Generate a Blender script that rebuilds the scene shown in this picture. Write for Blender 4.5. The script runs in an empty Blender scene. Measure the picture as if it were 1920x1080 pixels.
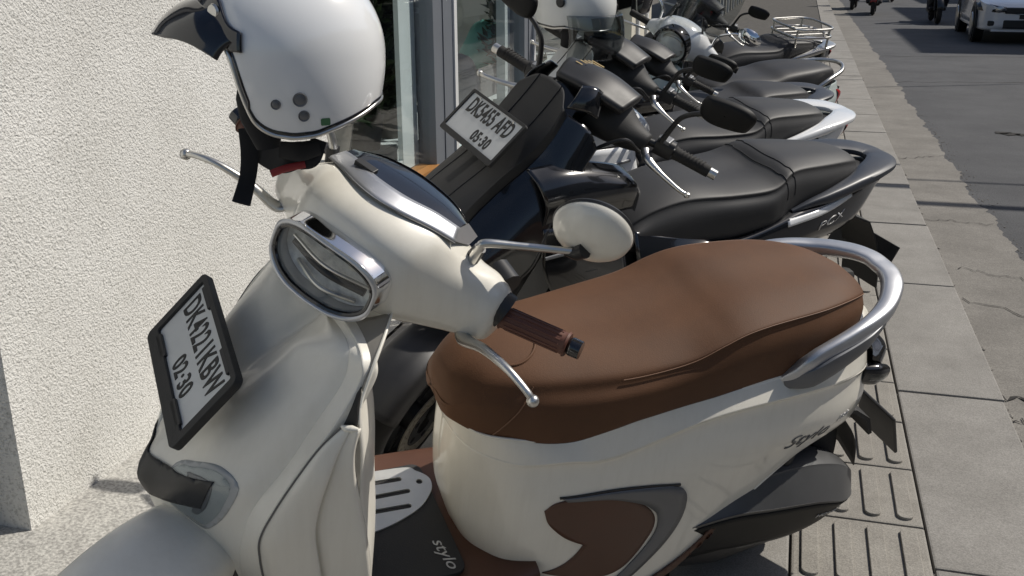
import bpy, bmesh, math, random
from mathutils import Vector, Matrix
from mathutils.bvhtree import BVHTree
random.seed(7)
SC = bpy.context.scene
COL = SC.collection
rad = math.radians

# ------------------------------------------------------------------ camera
CAM_M = ((0.9640, 0.0800, -0.2536), (0.2658, -0.3034, 0.9150), (-0.0038, -0.9495, -0.3137))
cam = bpy.data.objects.new('camera', bpy.data.cameras.new('camera'))
COL.objects.link(cam)
cam.data.sensor_width = 36.0
cam.data.lens = 1900.00 / 1920 * 36.0
cam.data.clip_start = 0.05
cam.data.clip_end = 600
_r, _d, _f = (Vector((CAM_M[0][k], CAM_M[1][k], CAM_M[2][k])) for k in range(3))
_mw = Matrix((_r, -_d, -_f)).transposed().to_4x4()
_mw.translation = Vector((0, 0, 1.3993))
cam.matrix_world = _mw
SC.camera = cam

# ------------------------------------------------------------------ light
SUN_EL, SUN_AZ = rad(48), rad(33)          # azimuth measured from +X towards +Y
W = bpy.data.worlds.new('World'); SC.world = W; W.use_nodes = True
nt = W.node_tree; nt.nodes.clear()
sky = nt.nodes.new('ShaderNodeTexSky'); sky.sky_type = 'NISHITA'; sky.sun_disc = False
sky.sun_elevation = SUN_EL; sky.sun_rotation = rad(90) - SUN_AZ
sky.dust_density = 1.6; sky.ozone_density = 1.0; sky.air_density = 1.0
bg = nt.nodes.new('ShaderNodeBackground'); bg.inputs[1].default_value = 0.075
wo = nt.nodes.new('ShaderNodeOutputWorld')
nt.links.new(sky.outputs[0], bg.inputs[0]); nt.links.new(bg.outputs[0], wo.inputs[0])
sl = bpy.data.lights.new('sun', 'SUN'); sl.energy = 3.9; sl.angle = rad(0.55); sl.color = (1.0, 0.945, 0.86)
sun = bpy.data.objects.new('sun', sl); COL.objects.link(sun)
sd = Vector((math.cos(SUN_EL) * math.cos(SUN_AZ), math.cos(SUN_EL) * math.sin(SUN_AZ), math.sin(SUN_EL)))
sun.rotation_euler = sd.to_track_quat('Z', 'Y').to_euler(); sun.location = sd * 30
SC.view_settings.view_transform = 'Standard'; SC.view_settings.look = 'None'
SC.view_settings.exposure = 0.08; SC.view_settings.gamma = 1.0; SC.view_settings.use_curve_mapping = False

# ------------------------------------------------------------------ materials
def mat(name, col, rough=.5, metal=0., coat=0., bump=0., bscale=60., var=0., vscale=6., spec=.5, dirt=None, bdist=.002):
    m = bpy.data.materials.new(name); m.use_nodes = True
    n = m.node_tree.nodes; L = m.node_tree.links; b = n['Principled BSDF']
    b.inputs['Base Color'].default_value = (*col, 1); b.inputs['Roughness'].default_value = rough
    b.inputs['Metallic'].default_value = metal; b.inputs['Coat Weight'].default_value = coat
    b.inputs['Coat Roughness'].default_value = .06; b.inputs['Specular IOR Level'].default_value = spec
    if var or bump:
        tc = n.new('ShaderNodeTexCoord')
    if var:
        t = n.new('ShaderNodeTexNoise'); t.inputs['Scale'].default_value = vscale; t.inputs['Detail'].default_value = 7; t.inputs['Roughness'].default_value = .65
        L.new(tc.outputs['Object'], t.inputs['Vector'])
        r = n.new('ShaderNodeValToRGB')
        r.color_ramp.elements[0].position = .3; r.color_ramp.elements[1].position = .72
        d = dirt or tuple(c * (1 - var) for c in col)
        r.color_ramp.elements[0].color = (*d, 1)
        r.color_ramp.elements[1].color = (*tuple(min(1, c * (1 + var * .4)) for c in col), 1)
        L.new(t.outputs['Fac'], r.inputs['Fac']); L.new(r.outputs['Color'], b.inputs['Base Color'])
        mr = n.new('ShaderNodeMapRange'); mr.inputs['To Min'].default_value = max(0, rough - .08); mr.inputs['To Max'].default_value = min(1, rough + .1)
        L.new(t.outputs['Fac'], mr.inputs['Value']); L.new(mr.outputs['Result'], b.inputs['Roughness'])
    if bump:
        t2 = n.new('ShaderNodeTexNoise'); t2.inputs['Scale'].default_value = bscale; t2.inputs['Detail'].default_value = 4
        L.new(tc.outputs['Object'], t2.inputs['Vector'])
        bp = n.new('ShaderNodeBump'); bp.inputs['Strength'].default_value = bump; bp.inputs['Distance'].default_value = bdist
        L.new(t2.outputs['Fac'], bp.inputs['Height']); L.new(bp.outputs['Normal'], b.inputs['Normal'])
    return m

def glass(name, tint=(.9, .95, .95), gloss_min=.06, rough=.02):
    m = bpy.data.materials.new(name); m.use_nodes = True
    n = m.node_tree.nodes; L = m.node_tree.links; n.clear()
    o = n.new('ShaderNodeOutputMaterial'); mx = n.new('ShaderNodeMixShader'); tr = n.new('ShaderNodeBsdfTransparent'); g = n.new('ShaderNodeBsdfGlossy')
    fr = n.new('ShaderNodeLayerWeight'); fr.inputs['Blend'].default_value = .5
    pw = n.new('ShaderNodeMath'); pw.operation = 'POWER'; pw.inputs[1].default_value = 4.5; L.new(fr.outputs['Facing'], pw.inputs[0])
    ma = n.new('ShaderNodeMath'); ma.operation = 'MULTIPLY_ADD'; ma.inputs[1].default_value = .9; ma.inputs[2].default_value = gloss_min; ma.use_clamp = True
    tr.inputs[0].default_value = (*tint, 1); g.inputs['Roughness'].default_value = rough
    L.new(pw.outputs[0], ma.inputs[0]); L.new(ma.outputs[0], mx.inputs[0]); L.new(tr.outputs[0], mx.inputs[1]); L.new(g.outputs[0], mx.inputs[2]); L.new(mx.outputs[0], o.inputs[0])
    return m

M = {}
M['pearl'] = mat('pearl_white_paint', (.76, .73, .645), .32, coat=.7, var=.04, vscale=5)
M['pearl_dusty'] = mat('dusty_pearl_paint', (.75, .725, .65), .42, coat=.35, var=.04, vscale=7)
def streaks(m, sc, k):
    "faint run-off marks and dust: noise stretched along Z over the base colour"
    n = m.node_tree.nodes; L = m.node_tree.links; b = n['Principled BSDF']
    tc = n.new('ShaderNodeTexCoord'); mp = n.new('ShaderNodeMapping'); mp.inputs['Scale'].default_value = sc
    t = n.new('ShaderNodeTexNoise'); t.inputs['Scale'].default_value = 1; t.inputs['Detail'].default_value = 6; t.inputs['Roughness'].default_value = .7
    L.new(tc.outputs['Object'], mp.inputs['Vector']); L.new(mp.outputs['Vector'], t.inputs['Vector'])
    r = n.new('ShaderNodeValToRGB'); r.color_ramp.elements[0].position = .45; r.color_ramp.elements[1].position = .75
    r.color_ramp.elements[0].color = (1, 1, 1, 1); r.color_ramp.elements[1].color = (1 - k, 1 - k * 1.1, 1 - k * 1.3, 1)
    L.new(t.outputs['Fac'], r.inputs['Fac'])
    x = n.new('ShaderNodeMix'); x.data_type = 'RGBA'; x.blend_type = 'MULTIPLY'; x.inputs['Factor'].default_value = 1
    src = b.inputs['Base Color'].links[0].from_socket
    L.new(src, x.inputs['A']); L.new(r.outputs['Color'], x.inputs['B']); L.new(x.outputs['Result'], b.inputs['Base Color'])
streaks(M['pearl'], (60, 60, 6), .05); streaks(M['pearl_dusty'], (50, 50, 12), .05)
M['seat'] = mat('brown_leatherette', (.108, .050, .0235), .66, bump=.4, bscale=420, var=.25, vscale=5, bdist=.0008, spec=.3)
M['taupe'] = mat('taupe_tone', (.24, .225, .20), .5, var=.06, vscale=8)  # apron shoulders, a darker tone than the cream panels
M['seatseam'] = mat('brown_seam', (.20, .105, .06), .6)
M['brown'] = mat('brown_plastic', (.085, .034, .018), .45, var=.15, vscale=8)
M['grip'] = mat('brown_rubber', (.115, .042, .026), .55, var=.12, vscale=20)
M['silver'] = mat('satin_silver', (.50, .51, .53), .33, metal=.75, var=.08, vscale=12)
M['greymetal'] = mat('grey_metallic', (.15, .155, .165), .42, metal=.45, var=.08, vscale=14)
M['alu'] = mat('cast_aluminium', (.62, .61, .58), .30, metal=.95, var=.1, vscale=30)
M['chrome'] = mat('chrome', (.80, .81, .83), .06, metal=1)
M['black'] = mat('black_plastic', (.016, .016, .017), .45, var=.2, vscale=14)
M['deadblack'] = mat('dead_black_plastic', (.010, .010, .010), .55, spec=.25)
M['matte'] = mat('matte_black_plastic', (.022, .022, .022), .62, bump=.2, bscale=300, var=.2, vscale=9)
M['gloss'] = mat('gloss_black', (.008, .008, .010), .10, coat=.8)
M['navy'] = mat('navy_black_paint', (.006, .0066, .0085), .18, coat=.8, var=.1, vscale=4)
M['navytop'] = mat('satin_navy_plastic', (.036, .041, .052), .42, var=.12, vscale=9)
M['rubber'] = mat('tyre_rubber', (.018, .017, .016), .8, bump=.3, bscale=150, var=.25, vscale=20)
M['greyseat'] = mat('charcoal_leatherette', (.030, .030, .031), .55, bump=.25, bscale=420, var=.15, vscale=6, bdist=.0008)
M['blackseat'] = mat('black_leatherette', (.018, .018, .020), .55, bump=.25, bscale=420, var=.15, vscale=6, bdist=.0008)
M['plate'] = mat('plate_white', (.60, .61, .60), .45, var=.06, vscale=25)
M['ink'] = mat('plate_ink', (.012, .012, .012), .5)
M['white'] = mat('gloss_white_paint', (.78, .79, .79), .16, coat=.9, var=.03, vscale=4)
M['whiteplain'] = mat('white_paint', (.70, .71, .69), .3, coat=.4, var=.05, vscale=6)
M['paleblue'] = mat('pale_green_grey_paint', (.50, .57, .55), .3, coat=.5, var=.05, vscale=5)
M['lens'] = glass('lens_clear', (.93, .95, .95), .05)
M['smoke'] = glass('smoke_screen', (.30, .32, .33), .06)
M['visor'] = glass('visor_clear', (.62, .65, .66), .08)
M['window'] = glass('shop_glass', (.97, .985, .985), .012)
M['darklens'] = mat('dark_lens', (.012, .012, .013), .08, coat=.6)
M['reflector'] = mat('lamp_reflector', (.80, .80, .78), .35, metal=0, bump=.6, bscale=70, bdist=.006, var=.35, vscale=45)
M['lampgrey'] = mat('lamp_grey', (.40, .41, .41), .35, var=.05, vscale=30)
M['cvtgrey'] = mat('dark_satin_grey', (.085, .086, .088), .42, metal=.35, var=.1, vscale=12)
M['red'] = mat('red_lens', (.35, .012, .012), .2, coat=.5)
M['redfab'] = mat('red_tag', (.25, .018, .018), .5)
M['amber'] = mat('amber_lens', (.5, .16, .02), .2)
M['strap'] = mat('black_webbing', (.012, .012, .013), .8)
M['liner'] = mat('helmet_liner', (.010, .010, .011), .9)
M['green'] = mat('green_sticker', (.05, .16, .07), .5)
M['gold'] = mat('gold_print', (.32, .23, .09), .5)
M['steel'] = mat('drilled_steel', (.36, .33, .27), .38, metal=.7, var=.15, vscale=30)
M['brushed'] = mat('brushed_plate', (.60, .60, .57), .34, metal=.5, var=.08, vscale=20)
M['mirror'] = mat('mirror_glass', (.85, .87, .88), .02, metal=1)
M['silverink'] = mat('silver_print', (.55, .55, .55), .35, metal=.5)
M['greyink'] = mat('grey_print', (.10, .10, .10), .4)

# ------------------------------------------------------------------ objects
def link(o, parent=None):
    COL.objects.link(o)
    if parent is not None: o.parent = parent
    return o
def tag(o, label=None, cat=None, group=None, kind=None):
    if label: o['label'] = label
    if cat: o['category'] = cat
    if group: o['group'] = group
    if kind: o['kind'] = kind
    return o
def empty(name, loc=(0, 0, 0), rot=None):
    o = bpy.data.objects.new(name, None); link(o)
    o.empty_display_size = .1
    m = (rot.to_4x4() if rot is not None else Matrix.Identity(4)).copy(); m.translation = Vector(loc)
    o.matrix_world = m
    return o
def new(name, verts, faces, m, parent=None, smooth=True, X=None, solid=0., bevel=0., sub=0, fix=True):
    me = bpy.data.meshes.new(name)
    if X is not None: verts = [X @ Vector(v) for v in verts]
    me.from_pydata([tuple(v) for v in verts], [], faces)
    if fix:
        b = bmesh.new(); b.from_mesh(me)
        bmesh.ops.remove_doubles(b, verts=b.verts, dist=1e-5)
        bmesh.ops.dissolve_degenerate(b, edges=b.edges, dist=1e-6)
        bmesh.ops.recalc_face_normals(b, faces=b.faces); b.to_mesh(me); b.free()
    me.materials.append(m)
    if smooth:
        for p in me.polygons: p.use_smooth = True
        if smooth == 'auto': me.set_sharp_from_angle(angle=rad(38))
    me.update()
    o = bpy.data.objects.new(name, me); link(o, parent)
    if bevel:
        d = o.modifiers.new('b', 'BEVEL'); d.width = bevel; d.segments = 2; d.limit_method = 'ANGLE'; d.angle_limit = rad(40)
    if solid:
        d = o.modifiers.new('s', 'SOLIDIFY'); d.thickness = solid; d.offset = 0
    return o
def frombm(name, b, m, parent=None, smooth=False):
    me = bpy.data.meshes.new(name); b.to_mesh(me); b.free(); me.materials.append(m)
    if smooth:
        for p in me.polygons: p.use_smooth = True
        if smooth == 'auto': me.set_sharp_from_angle(angle=rad(38))
    return link(bpy.data.objects.new(name, me), parent)
def V(*a): return Vector(a)
def cr(pts, n, closed=False):
    P = [Vector(p) for p in pts]; k = len(P); out = []
    if k == 1: return [P[0].copy() for _ in range(n)]
    segs = k if closed else k - 1
    for i in range(n):
        t = i * segs / (n if closed else n - 1)
        j = min(int(t), segs - 1); u = t - j
        if closed: a, b, c, d = P[(j - 1) % k], P[j % k], P[(j + 1) % k], P[(j + 2) % k]
        else:
            b, c = P[j], P[j + 1]
            a = P[j - 1] if j > 0 else b * 2 - c
            d = P[j + 2] if j + 2 < k else c * 2 - b
        out.append(.5 * ((2 * b) + (c - a) * u + (2 * a - 5 * b + 4 * c - d) * u * u + (3 * b - a - 3 * c + d) * u ** 3))
    return out
def grid(rows, nu, nv, cu=False, cv=False):
    R1 = [cr(r, nv, cv) for r in rows]
    cols = [cr([r[j] for r in R1], nu, cu) for j in range(nv)]
    return [[cols[j][i] for j in range(nv)] for i in range(nu)]
def gfaces(nu, nv, cu=False, cv=False):
    f = []
    for i in range(nu if cu else nu - 1):
        for j in range(nv if cv else nv - 1):
            f.append((i * nv + j, i * nv + (j + 1) % nv, ((i + 1) % nu) * nv + (j + 1) % nv, ((i + 1) % nu) * nv + j))
    return f
def surf(name, rows, nu, nv, m, parent=None, cu=False, cv=False, caps=False, X=None, solid=0., smooth=True):
    g = grid(rows, nu, nv, cu, cv)
    vs = [p for r in g for p in r]; fs = gfaces(nu, nv, cu, cv)
    if caps:
        for i in (0, nu - 1):
            c = sum(g[i], Vector()) / nv; vs.append(c); q = len(vs) - 1
            fs += [(i * nv + j, i * nv + (j + 1) % nv, q) for j in range(nv)]
    return new(name, vs, fs, m, parent, smooth, X, solid)
def mir(rows):
    "mirror half rows (first column on Y=0) to full width rows"
    return [[Vector((p[0], -p[1], p[2])) for p in reversed(r[1:])] + [Vector(p) for p in r] for r in rows]
def frames(P, up=None):
    n = len(P); T = [(P[min(i + 1, n - 1)] - P[max(i - 1, 0)]).normalized() for i in range(n)]
    N = []
    if up is None:
        a = Vector((0, 0, 1)) if abs(T[0].z) < .9 else Vector((1, 0, 0))
        v = (a - T[0] * a.dot(T[0])).normalized(); N.append(v)
        for i in range(1, n):
            v = N[-1] - T[i] * N[-1].dot(T[i]); N.append(v.normalized())
    else:
        for i in range(n):
            v = Vector(up) - T[i] * Vector(up).dot(T[i]); N.append(v.normalized())
    return T, N, [T[i].cross(N[i]) for i in range(n)]
def lerpl(a, n):
    if not hasattr(a, '__len__'): return [a] * n
    return [a[min(int(t), len(a) - 2)] * (1 - (t - min(int(t), len(a) - 2))) + a[min(int(t), len(a) - 2) + 1] * (t - min(int(t), len(a) - 2)) for t in (i * (len(a) - 1) / (n - 1) for i in range(n))]
def tube(name, path, r, m, parent=None, n=12, k=None, X=None, w=None, up=None, p=2.0, smooth=True):
    "round (or superelliptic, r = along up, w = sideways) tube through path"
    P = cr(path, k or max(2, (len(path) - 1) * 7 + 1)) if len(path) > 2 else [Vector(q) for q in path]
    R = lerpl(r, len(P)); Wd = lerpl(w, len(P)) if w is not None else R
    T, N, B = frames(P, up); vs = []; fs = []
    for i, q in enumerate(P):
        for j in range(n):
            a = 2 * math.pi * j / n; c, s = math.cos(a), math.sin(a)
            c = math.copysign(abs(c) ** (2 / p), c); s = math.copysign(abs(s) ** (2 / p), s)
            vs.append(q + N[i] * c * R[i] + B[i] * s * Wd[i])
    fs = gfaces(len(P), n, False, True)
    for i in (0, len(P) - 1):
        vs.append(P[i]); fs += [(i * n + j, i * n + (j + 1) % n, len(vs) - 1) for j in range(n)]
    return new(name, vs, fs, m, parent, 'auto' if smooth else False, X)
def lathe(name, prof, m, parent=None, n=32, X=None, smooth='auto'):
    "profile of (radius, z) round Z"
    vs = [(r * math.cos(2 * math.pi * j / n), r * math.sin(2 * math.pi * j / n), z) for r, z in prof for j in range(n)]
    return new(name, vs, gfaces(len(prof), n, False, True), m, parent, smooth, X)
def box(name, lo, hi, m, parent=None, bev=0., X=None, seg=2, smooth=False):
    b = bmesh.new(); bmesh.ops.create_cube(b, size=1)
    lo = Vector(lo); hi = Vector(hi)
    for v in b.verts: v.co = Vector(((v.co[i] + .5) * (hi[i] - lo[i]) + lo[i] for i in range(3)))
    if bev: bmesh.ops.bevel(b, geom=b.edges[:], offset=bev, segments=seg, profile=.6, affect='EDGES')
    if X is not None: bmesh.ops.transform(b, matrix=X, verts=b.verts)
    return frombm(name, b, m, parent, smooth)
def axes(o, x, y, z):
    m = Matrix((Vector(x).normalized(), Vector(y).normalized(), Vector(z).normalized())).transposed().to_4x4(); m.translation = Vector(o); return m
def look(o, z, up=(0, 0, 1)):
    z = Vector(z).normalized(); x = Vector(up).cross(z)
    if x.length < 1e-4: x = Vector((1, 0, 0))
    x.normalize(); return axes(o, x, z.cross(x), z)
def curve_mesh(name, splines, m, parent=None, X=None, ext=.001, bev=0.):
    "flat plate with holes: list of closed 2D polygons, first outer"
    cu = bpy.data.curves.new(name, 'CURVE'); cu.dimensions = '2D'; cu.fill_mode = 'BOTH'; cu.extrude = ext; cu.bevel_depth = bev
    for s in splines:
        sp = cu.splines.new('POLY'); sp.points.add(len(s) - 1); sp.use_cyclic_u = True
        for q, p in zip(sp.points, s): q.co = (p[0], p[1], 0, 1)
    return _tomesh(name, cu, m, parent, X)
def _tomesh(name, cu, m, parent, X):
    t = bpy.data.objects.new('t', cu); COL.objects.link(t)
    me = bpy.data.meshes.new_from_object(t.evaluated_get(bpy.context.evaluated_depsgraph_get()))
    bpy.data.objects.remove(t); bpy.data.curves.remove(cu)
    me.name = name; me.materials.clear(); me.materials.append(m)
    if X is not None: me.transform(X)
    return link(bpy.data.objects.new(name, me), parent)
def text(name, body, size, m, parent=None, X=None, ext=.0006, sx=1., shear=0., off=0., align='CENTER', sp=1.):
    cu = bpy.data.curves.new(name, 'FONT'); cu.body = body; cu.size = size; cu.extrude = ext; cu.align_x = align; cu.align_y = 'CENTER'; cu.shear = shear; cu.offset = off
    cu.space_character = sp; cu.resolution_u = 4
    S = Matrix.Diagonal((sx, 1, 1, 1))
    return _tomesh(name, cu, m, parent, (X if X is not None else Matrix.Identity(4)) @ S)
def bvh(o):
    dg = bpy.context.evaluated_depsgraph_get()
    return BVHTree.FromPolygons([v.co.copy() for v in o.data.vertices], [tuple(p.vertices) for p in o.data.polygons])
def snap(name, outline, trees, m, parent=None, off=.003, side=1, step=.012, thick=.004, sm=8, raw=None):
    "panel lying on the side of a body: outline in X,Z, laid on the body along Y; side -1 makes the other side"
    b = bmesh.new()
    if raw is None:
        O = cr([(x, z, 0) for x, z in outline], len(outline) * sm, True) if sm else [Vector((x, z, 0)) for x, z in outline]
        b.faces.new([b.verts.new((p.x, 0, p.y)) for p in O])
    else: b.from_mesh(raw)
    bmesh.ops.triangulate(b, faces=b.faces)
    xs = [v.co.x for v in b.verts]; zs = [v.co.z for v in b.verts]
    if step:
        x = min(xs) + step
        while x < max(xs): bmesh.ops.bisect_plane(b, geom=b.verts[:] + b.edges[:] + b.faces[:], plane_co=(x, 0, 0), plane_no=(1, 0, 0)); x += step
        z = min(zs) + step
        while z < max(zs): bmesh.ops.bisect_plane(b, geom=b.verts[:] + b.edges[:] + b.faces[:], plane_co=(0, 0, z), plane_no=(0, 0, 1)); z += step
    for v in b.verts:
        best = None
        for t in trees:
            h = t.ray_cast(Vector((v.co.x, .8, v.co.z)), Vector((0, -1, 0)))
            if h[0] is not None and (best is None or h[0].y > best[0].y): best = h
        if best is None:
            for t in trees:
                h = t.find_nearest(Vector((v.co.x, .2, v.co.z)))
                if best is None or h[3] < best[3]: best = h
            q = best[0] + Vector((0, off, 0))
        else:
            q = best[0] + Vector((0, off, 0))
        v.co = Vector((q.x, q.y * side, q.z))
    bmesh.ops.recalc_face_normals(b, faces=b.faces)
    fs = b.faces[:]
    if sum(f.normal.y * f.calc_area() for f in fs) * side < 0: bmesh.ops.reverse_faces(b, faces=fs)
    o = frombm(name, b, m, parent, 'auto')
    if thick:
        d = o.modifiers.new('s', 'SOLIDIFY'); d.thickness = thick; d.offset = -1
    return o
def snap_strip(name, A, B_, trees, m, parent, off=.003, side=1, n=60, thick=.004, k=3):
    "band between two lines (X,Z) laid on the side of a body"
    P = cr([(x, z, 0) for x, z in A], n); Q = cr([(x, z, 0) for x, z in B_], n)
    vs = [(lambda p: (p.x, 0, p.y))(P[i].lerp(Q[i], j / k)) for i in range(n) for j in range(k + 1)]
    me = bpy.data.meshes.new('t'); me.from_pydata(vs, [], gfaces(n, k + 1))
    o = snap(name, None, trees, m, parent, off, side, 0, thick, raw=me); bpy.data.meshes.remove(me); return o
def snap_text(name, body, size, x, z, ang, trees, m, parent, sx=1., shear=0., off=.002, side=1):
    cu = bpy.data.curves.new('t', 'FONT'); cu.body = body; cu.size = size; cu.align_x = 'CENTER'; cu.align_y = 'CENTER'; cu.shear = shear; cu.resolution_u = 3
    t = bpy.data.objects.new('t', cu); COL.objects.link(t)
    me = bpy.data.meshes.new_from_object(t.evaluated_get(bpy.context.evaluated_depsgraph_get()))
    bpy.data.objects.remove(t); bpy.data.curves.remove(cu)
    c, s = math.cos(ang), math.sin(ang)
    for v in me.vertices:
        a, b_ = v.co.x * sx, v.co.y
        v.co = Vector((x - side * (a * c - b_ * s), 0, z + a * s + b_ * c))
    o = snap(name, None, trees, m, parent, off, side, 0, .0008, raw=me)
    bpy.data.meshes.remove(me)
    return o
def rrect(w, h, r, n=5, cx=0, cy=0):
    o = []
    for (sx, sy, a0) in ((1, 1, 0), (-1, 1, 90), (-1, -1, 180), (1, -1, 270)):
        for k in range(n + 1):
            a = rad(a0 + 90 * k / n); o.append((cx + sx * (w / 2 - r) + r * math.cos(a), cy + sy * (h / 2 - r) + r * math.sin(a)))
    return o
def circ(r, n=20, cx=0, cy=0): return [(cx + r * math.cos(2 * math.pi * k / n), cy + r * math.sin(2 * math.pi * k / n)) for k in range(n)]
def _plank(path, hw, th, y0=0):
    vs = []; fs = []
    n = len(path)
    for i, (x, z) in enumerate(path):
        j = min(i + 1, n - 1); k = max(i - 1, 0)
        d = Vector((path[j][0] - path[k][0], path[j][1] - path[k][1])).normalized()
        nx, nz = -d.y * th / 2, d.x * th / 2
        vs += [(x + nx, y0 - hw, z + nz), (x + nx, y0 + hw, z + nz), (x - nx, y0 + hw, z - nz), (x - nx, y0 - hw, z - nz)]
    for i in range(n - 1):
        for q in range(4): fs.append((i * 4 + q, i * 4 + (q + 1) % 4, i * 4 + 4 + (q + 1) % 4, i * 4 + 4 + q))
    fs += [(0, 1, 2, 3), tuple(4 * (n - 1) + q for q in (3, 2, 1, 0))]
    return vs, fs

# ================================================================== ground, road, pavement
def ground_mat(name, c1, c2, scale, rough, grain=None, gscale=350, gamt=.25, bump=.4, crack=0., stain=None):
    m = bpy.data.materials.new(name); m.use_nodes = True
    n = m.node_tree.nodes; L = m.node_tree.links; b = n['Principled BSDF']; b.inputs['Roughness'].default_value = rough
    g = n.new('ShaderNodeNewGeometry')
    t = n.new('ShaderNodeTexNoise'); t.inputs['Scale'].default_value = scale; t.inputs['Detail'].default_value = 9; t.inputs['Roughness'].default_value = .68
    L.new(g.outputs['Position'], t.inputs['Vector'])
    r = n.new('ShaderNodeValToRGB'); r.color_ramp.elements[0].position = .32; r.color_ramp.elements[1].position = .68
    r.color_ramp.elements[0].color = (*c1, 1); r.color_ramp.elements[1].color = (*c2, 1)
    L.new(t.outputs['Fac'], r.inputs['Fac']); out = r.outputs['Color']
    v = n.new('ShaderNodeTexNoise'); v.inputs['Scale'].default_value = gscale; v.inputs['Detail'].default_value = 3
    L.new(g.outputs['Position'], v.inputs['Vector'])
    def mix(a, fac, col, mode='MIX'):
        x = n.new('ShaderNodeMix'); x.data_type = 'RGBA'; x.blend_type = mode
        L.new(a, x.inputs['A'])
        if hasattr(fac, 'links'): L.new(fac, x.inputs['Factor'])
        else: x.inputs['Factor'].default_value = fac
        if hasattr(col, 'links'): L.new(col, x.inputs['B'])
        else: x.inputs['B'].default_value = (*col, 1)
        return x.outputs['Result']
    rg = n.new('ShaderNodeValToRGB'); rg.color_ramp.elements[0].position = .36; rg.color_ramp.elements[1].position = .64
    k = gamt; rg.color_ramp.elements[0].color = (1 - k, 1 - k, 1 - k, 1); rg.color_ramp.elements[1].color = (1 + k * .6, 1 + k * .6, 1 + k * .6, 1)
    L.new(v.outputs['Fac'], rg.inputs['Fac']); out = mix(out, 1.0, rg.outputs['Color'], 'MULTIPLY')
    if stain:
        s = n.new('ShaderNodeTexNoise'); s.inputs['Scale'].default_value = 2.2; s.inputs['Detail'].default_value = 10; s.inputs['Roughness'].default_value = .75; s.inputs['Distortion'].default_value = .6
        L.new(g.outputs['Position'], s.inputs['Vector'])
        rs = n.new('ShaderNodeValToRGB'); rs.color_ramp.elements[0].position = .56; rs.color_ramp.elements[1].position = .74
        L.new(s.outputs['Fac'], rs.inputs['Fac']); mm = n.new('ShaderNodeMath'); mm.operation = 'MULTIPLY'; mm.inputs[1].default_value = .55
        L.new(rs.outputs['Color'], mm.inputs[0]); out = mix(out, mm.outputs[0], stain)
    if crack:
        c = n.new('ShaderNodeTexVoronoi'); c.feature = 'DISTANCE_TO_EDGE'; c.inputs['Scale'].default_value = crack
        dn = n.new('ShaderNodeTexNoise'); dn.inputs['Scale'].default_value = 3; dn.inputs['Detail'].default_value = 6
        L.new(g.outputs['Position'], dn.inputs['Vector'])
        ad = n.new('ShaderNodeVectorMath'); ad.operation = 'MULTIPLY_ADD'; ad.inputs[1].default_value = (.5, .5, .5)
        L.new(dn.outputs['Color'], ad.inputs[0]); L.new(g.outputs['Position'], ad.inputs[2]); L.new(ad.outputs[0], c.inputs['Vector'])
        lt = n.new('ShaderNodeMath'); lt.operation = 'LESS_THAN'; lt.inputs[1].default_value = .006
        L.new(c.outputs['Distance'], lt.inputs[0]); m2 = n.new('ShaderNodeMath'); m2.operation = 'MULTIPLY'; m2.inputs[1].default_value = .7
        L.new(lt.outputs[0], m2.inputs[0]); out = mix(out, m2.outputs[0], tuple(q * .3 for q in c1))
    L.new(out, b.inputs['Base Color'])
    bp = n.new('ShaderNodeBump'); bp.inputs['Strength'].default_value = bump; bp.inputs['Distance'].default_value = .003
    L.new(v.outputs['Fac'], bp.inputs['Height']); L.new(bp.outputs['Normal'], b.inputs['Normal'])
    return m
M['slab'] = ground_mat('pavement_concrete', (.20, .19, .172), (.285, .272, .25), 3.5, .85, gscale=260, gamt=.22, stain=(.12, .112, .10))
M['tactile'] = ground_mat('tactile_concrete', (.215, .20, .175), (.30, .283, .25), 5, .85, gscale=260, gamt=.22, stain=(.13, .12, .10))
M['joint'] = ground_mat('joint_dirt', (.05, .047, .042), (.10, .094, .085), 9, .95, gscale=200)
M['gutter'] = ground_mat('gutter_concrete', (.150, .140, .125), (.225, .212, .19), 3, .9, gscale=180, gamt=.25, stain=(.09, .083, .073))
M['asphalt'] = ground_mat('asphalt', (.052, .053, .057), (.086, .087, .091), 1.3, .88, gscale=170, gamt=.40, bump=.6, stain=(.10, .098, .092))
M['earth'] = ground_mat('bare_ground', (.10, .09, .075), (.16, .15, .13), 2, .95)

def sheet(name, x0, x1, y0, y1, z, m, kind='structure', parent=None, ny=1, jag=0., jagside=0):
    vs = []; fs = []; j = 0
    for i in range(ny + 1):
        y = y0 + (y1 - y0) * (i / ny) ** (1.9 if ny > 1 else 1)
        j = j * .86 + random.gauss(0, jag * .5) if ny > 1 else 0
        vs += [(x0 + (j if jagside < 0 else 0), y, z), (x1 + (j if jagside > 0 else 0), y, z)]
    for i in range(ny): fs.append((2 * i, 2 * i + 1, 2 * i + 3, 2 * i + 2))
    o = new(name, vs, fs, m, parent, False)
    if kind: o['kind'] = kind
    return o
ZR = -.095
sheet('ground', -120, 120, -60, 260, ZR - .03, M['earth'])
sheet('road', 1.0, 8.4, -12, 160, ZR, M['asphalt'])
gut = sheet('gutter', .755, 1.16, -4, 70, ZR + .004, M['gutter'], ny=1600, jag=.020, jagside=1)
pav = box('pavement', (-2.2, -4, ZR - .02), (.742, 70, -.016), M['joint']); tag(pav, kind='structure')
def slab(name, x0, x1, y0, y1, z, m, par, share={}):
    key = (name, round(x1 - x0, 3), round(y1 - y0, 3), m.name)
    if key not in share:
        o = box(name, (0, 0, -.03), (x1 - x0, y1 - y0, 0), m, None, .006)
        share[key] = o.data
    else:
        o = bpy.data.objects.new(name, share[key]); COL.objects.link(o)
    o.location = (x0, y0, z); o.parent = par
    return o
XT0, XT1 = .082, .408
ty0 = 2.462 - .32 * 6
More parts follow.
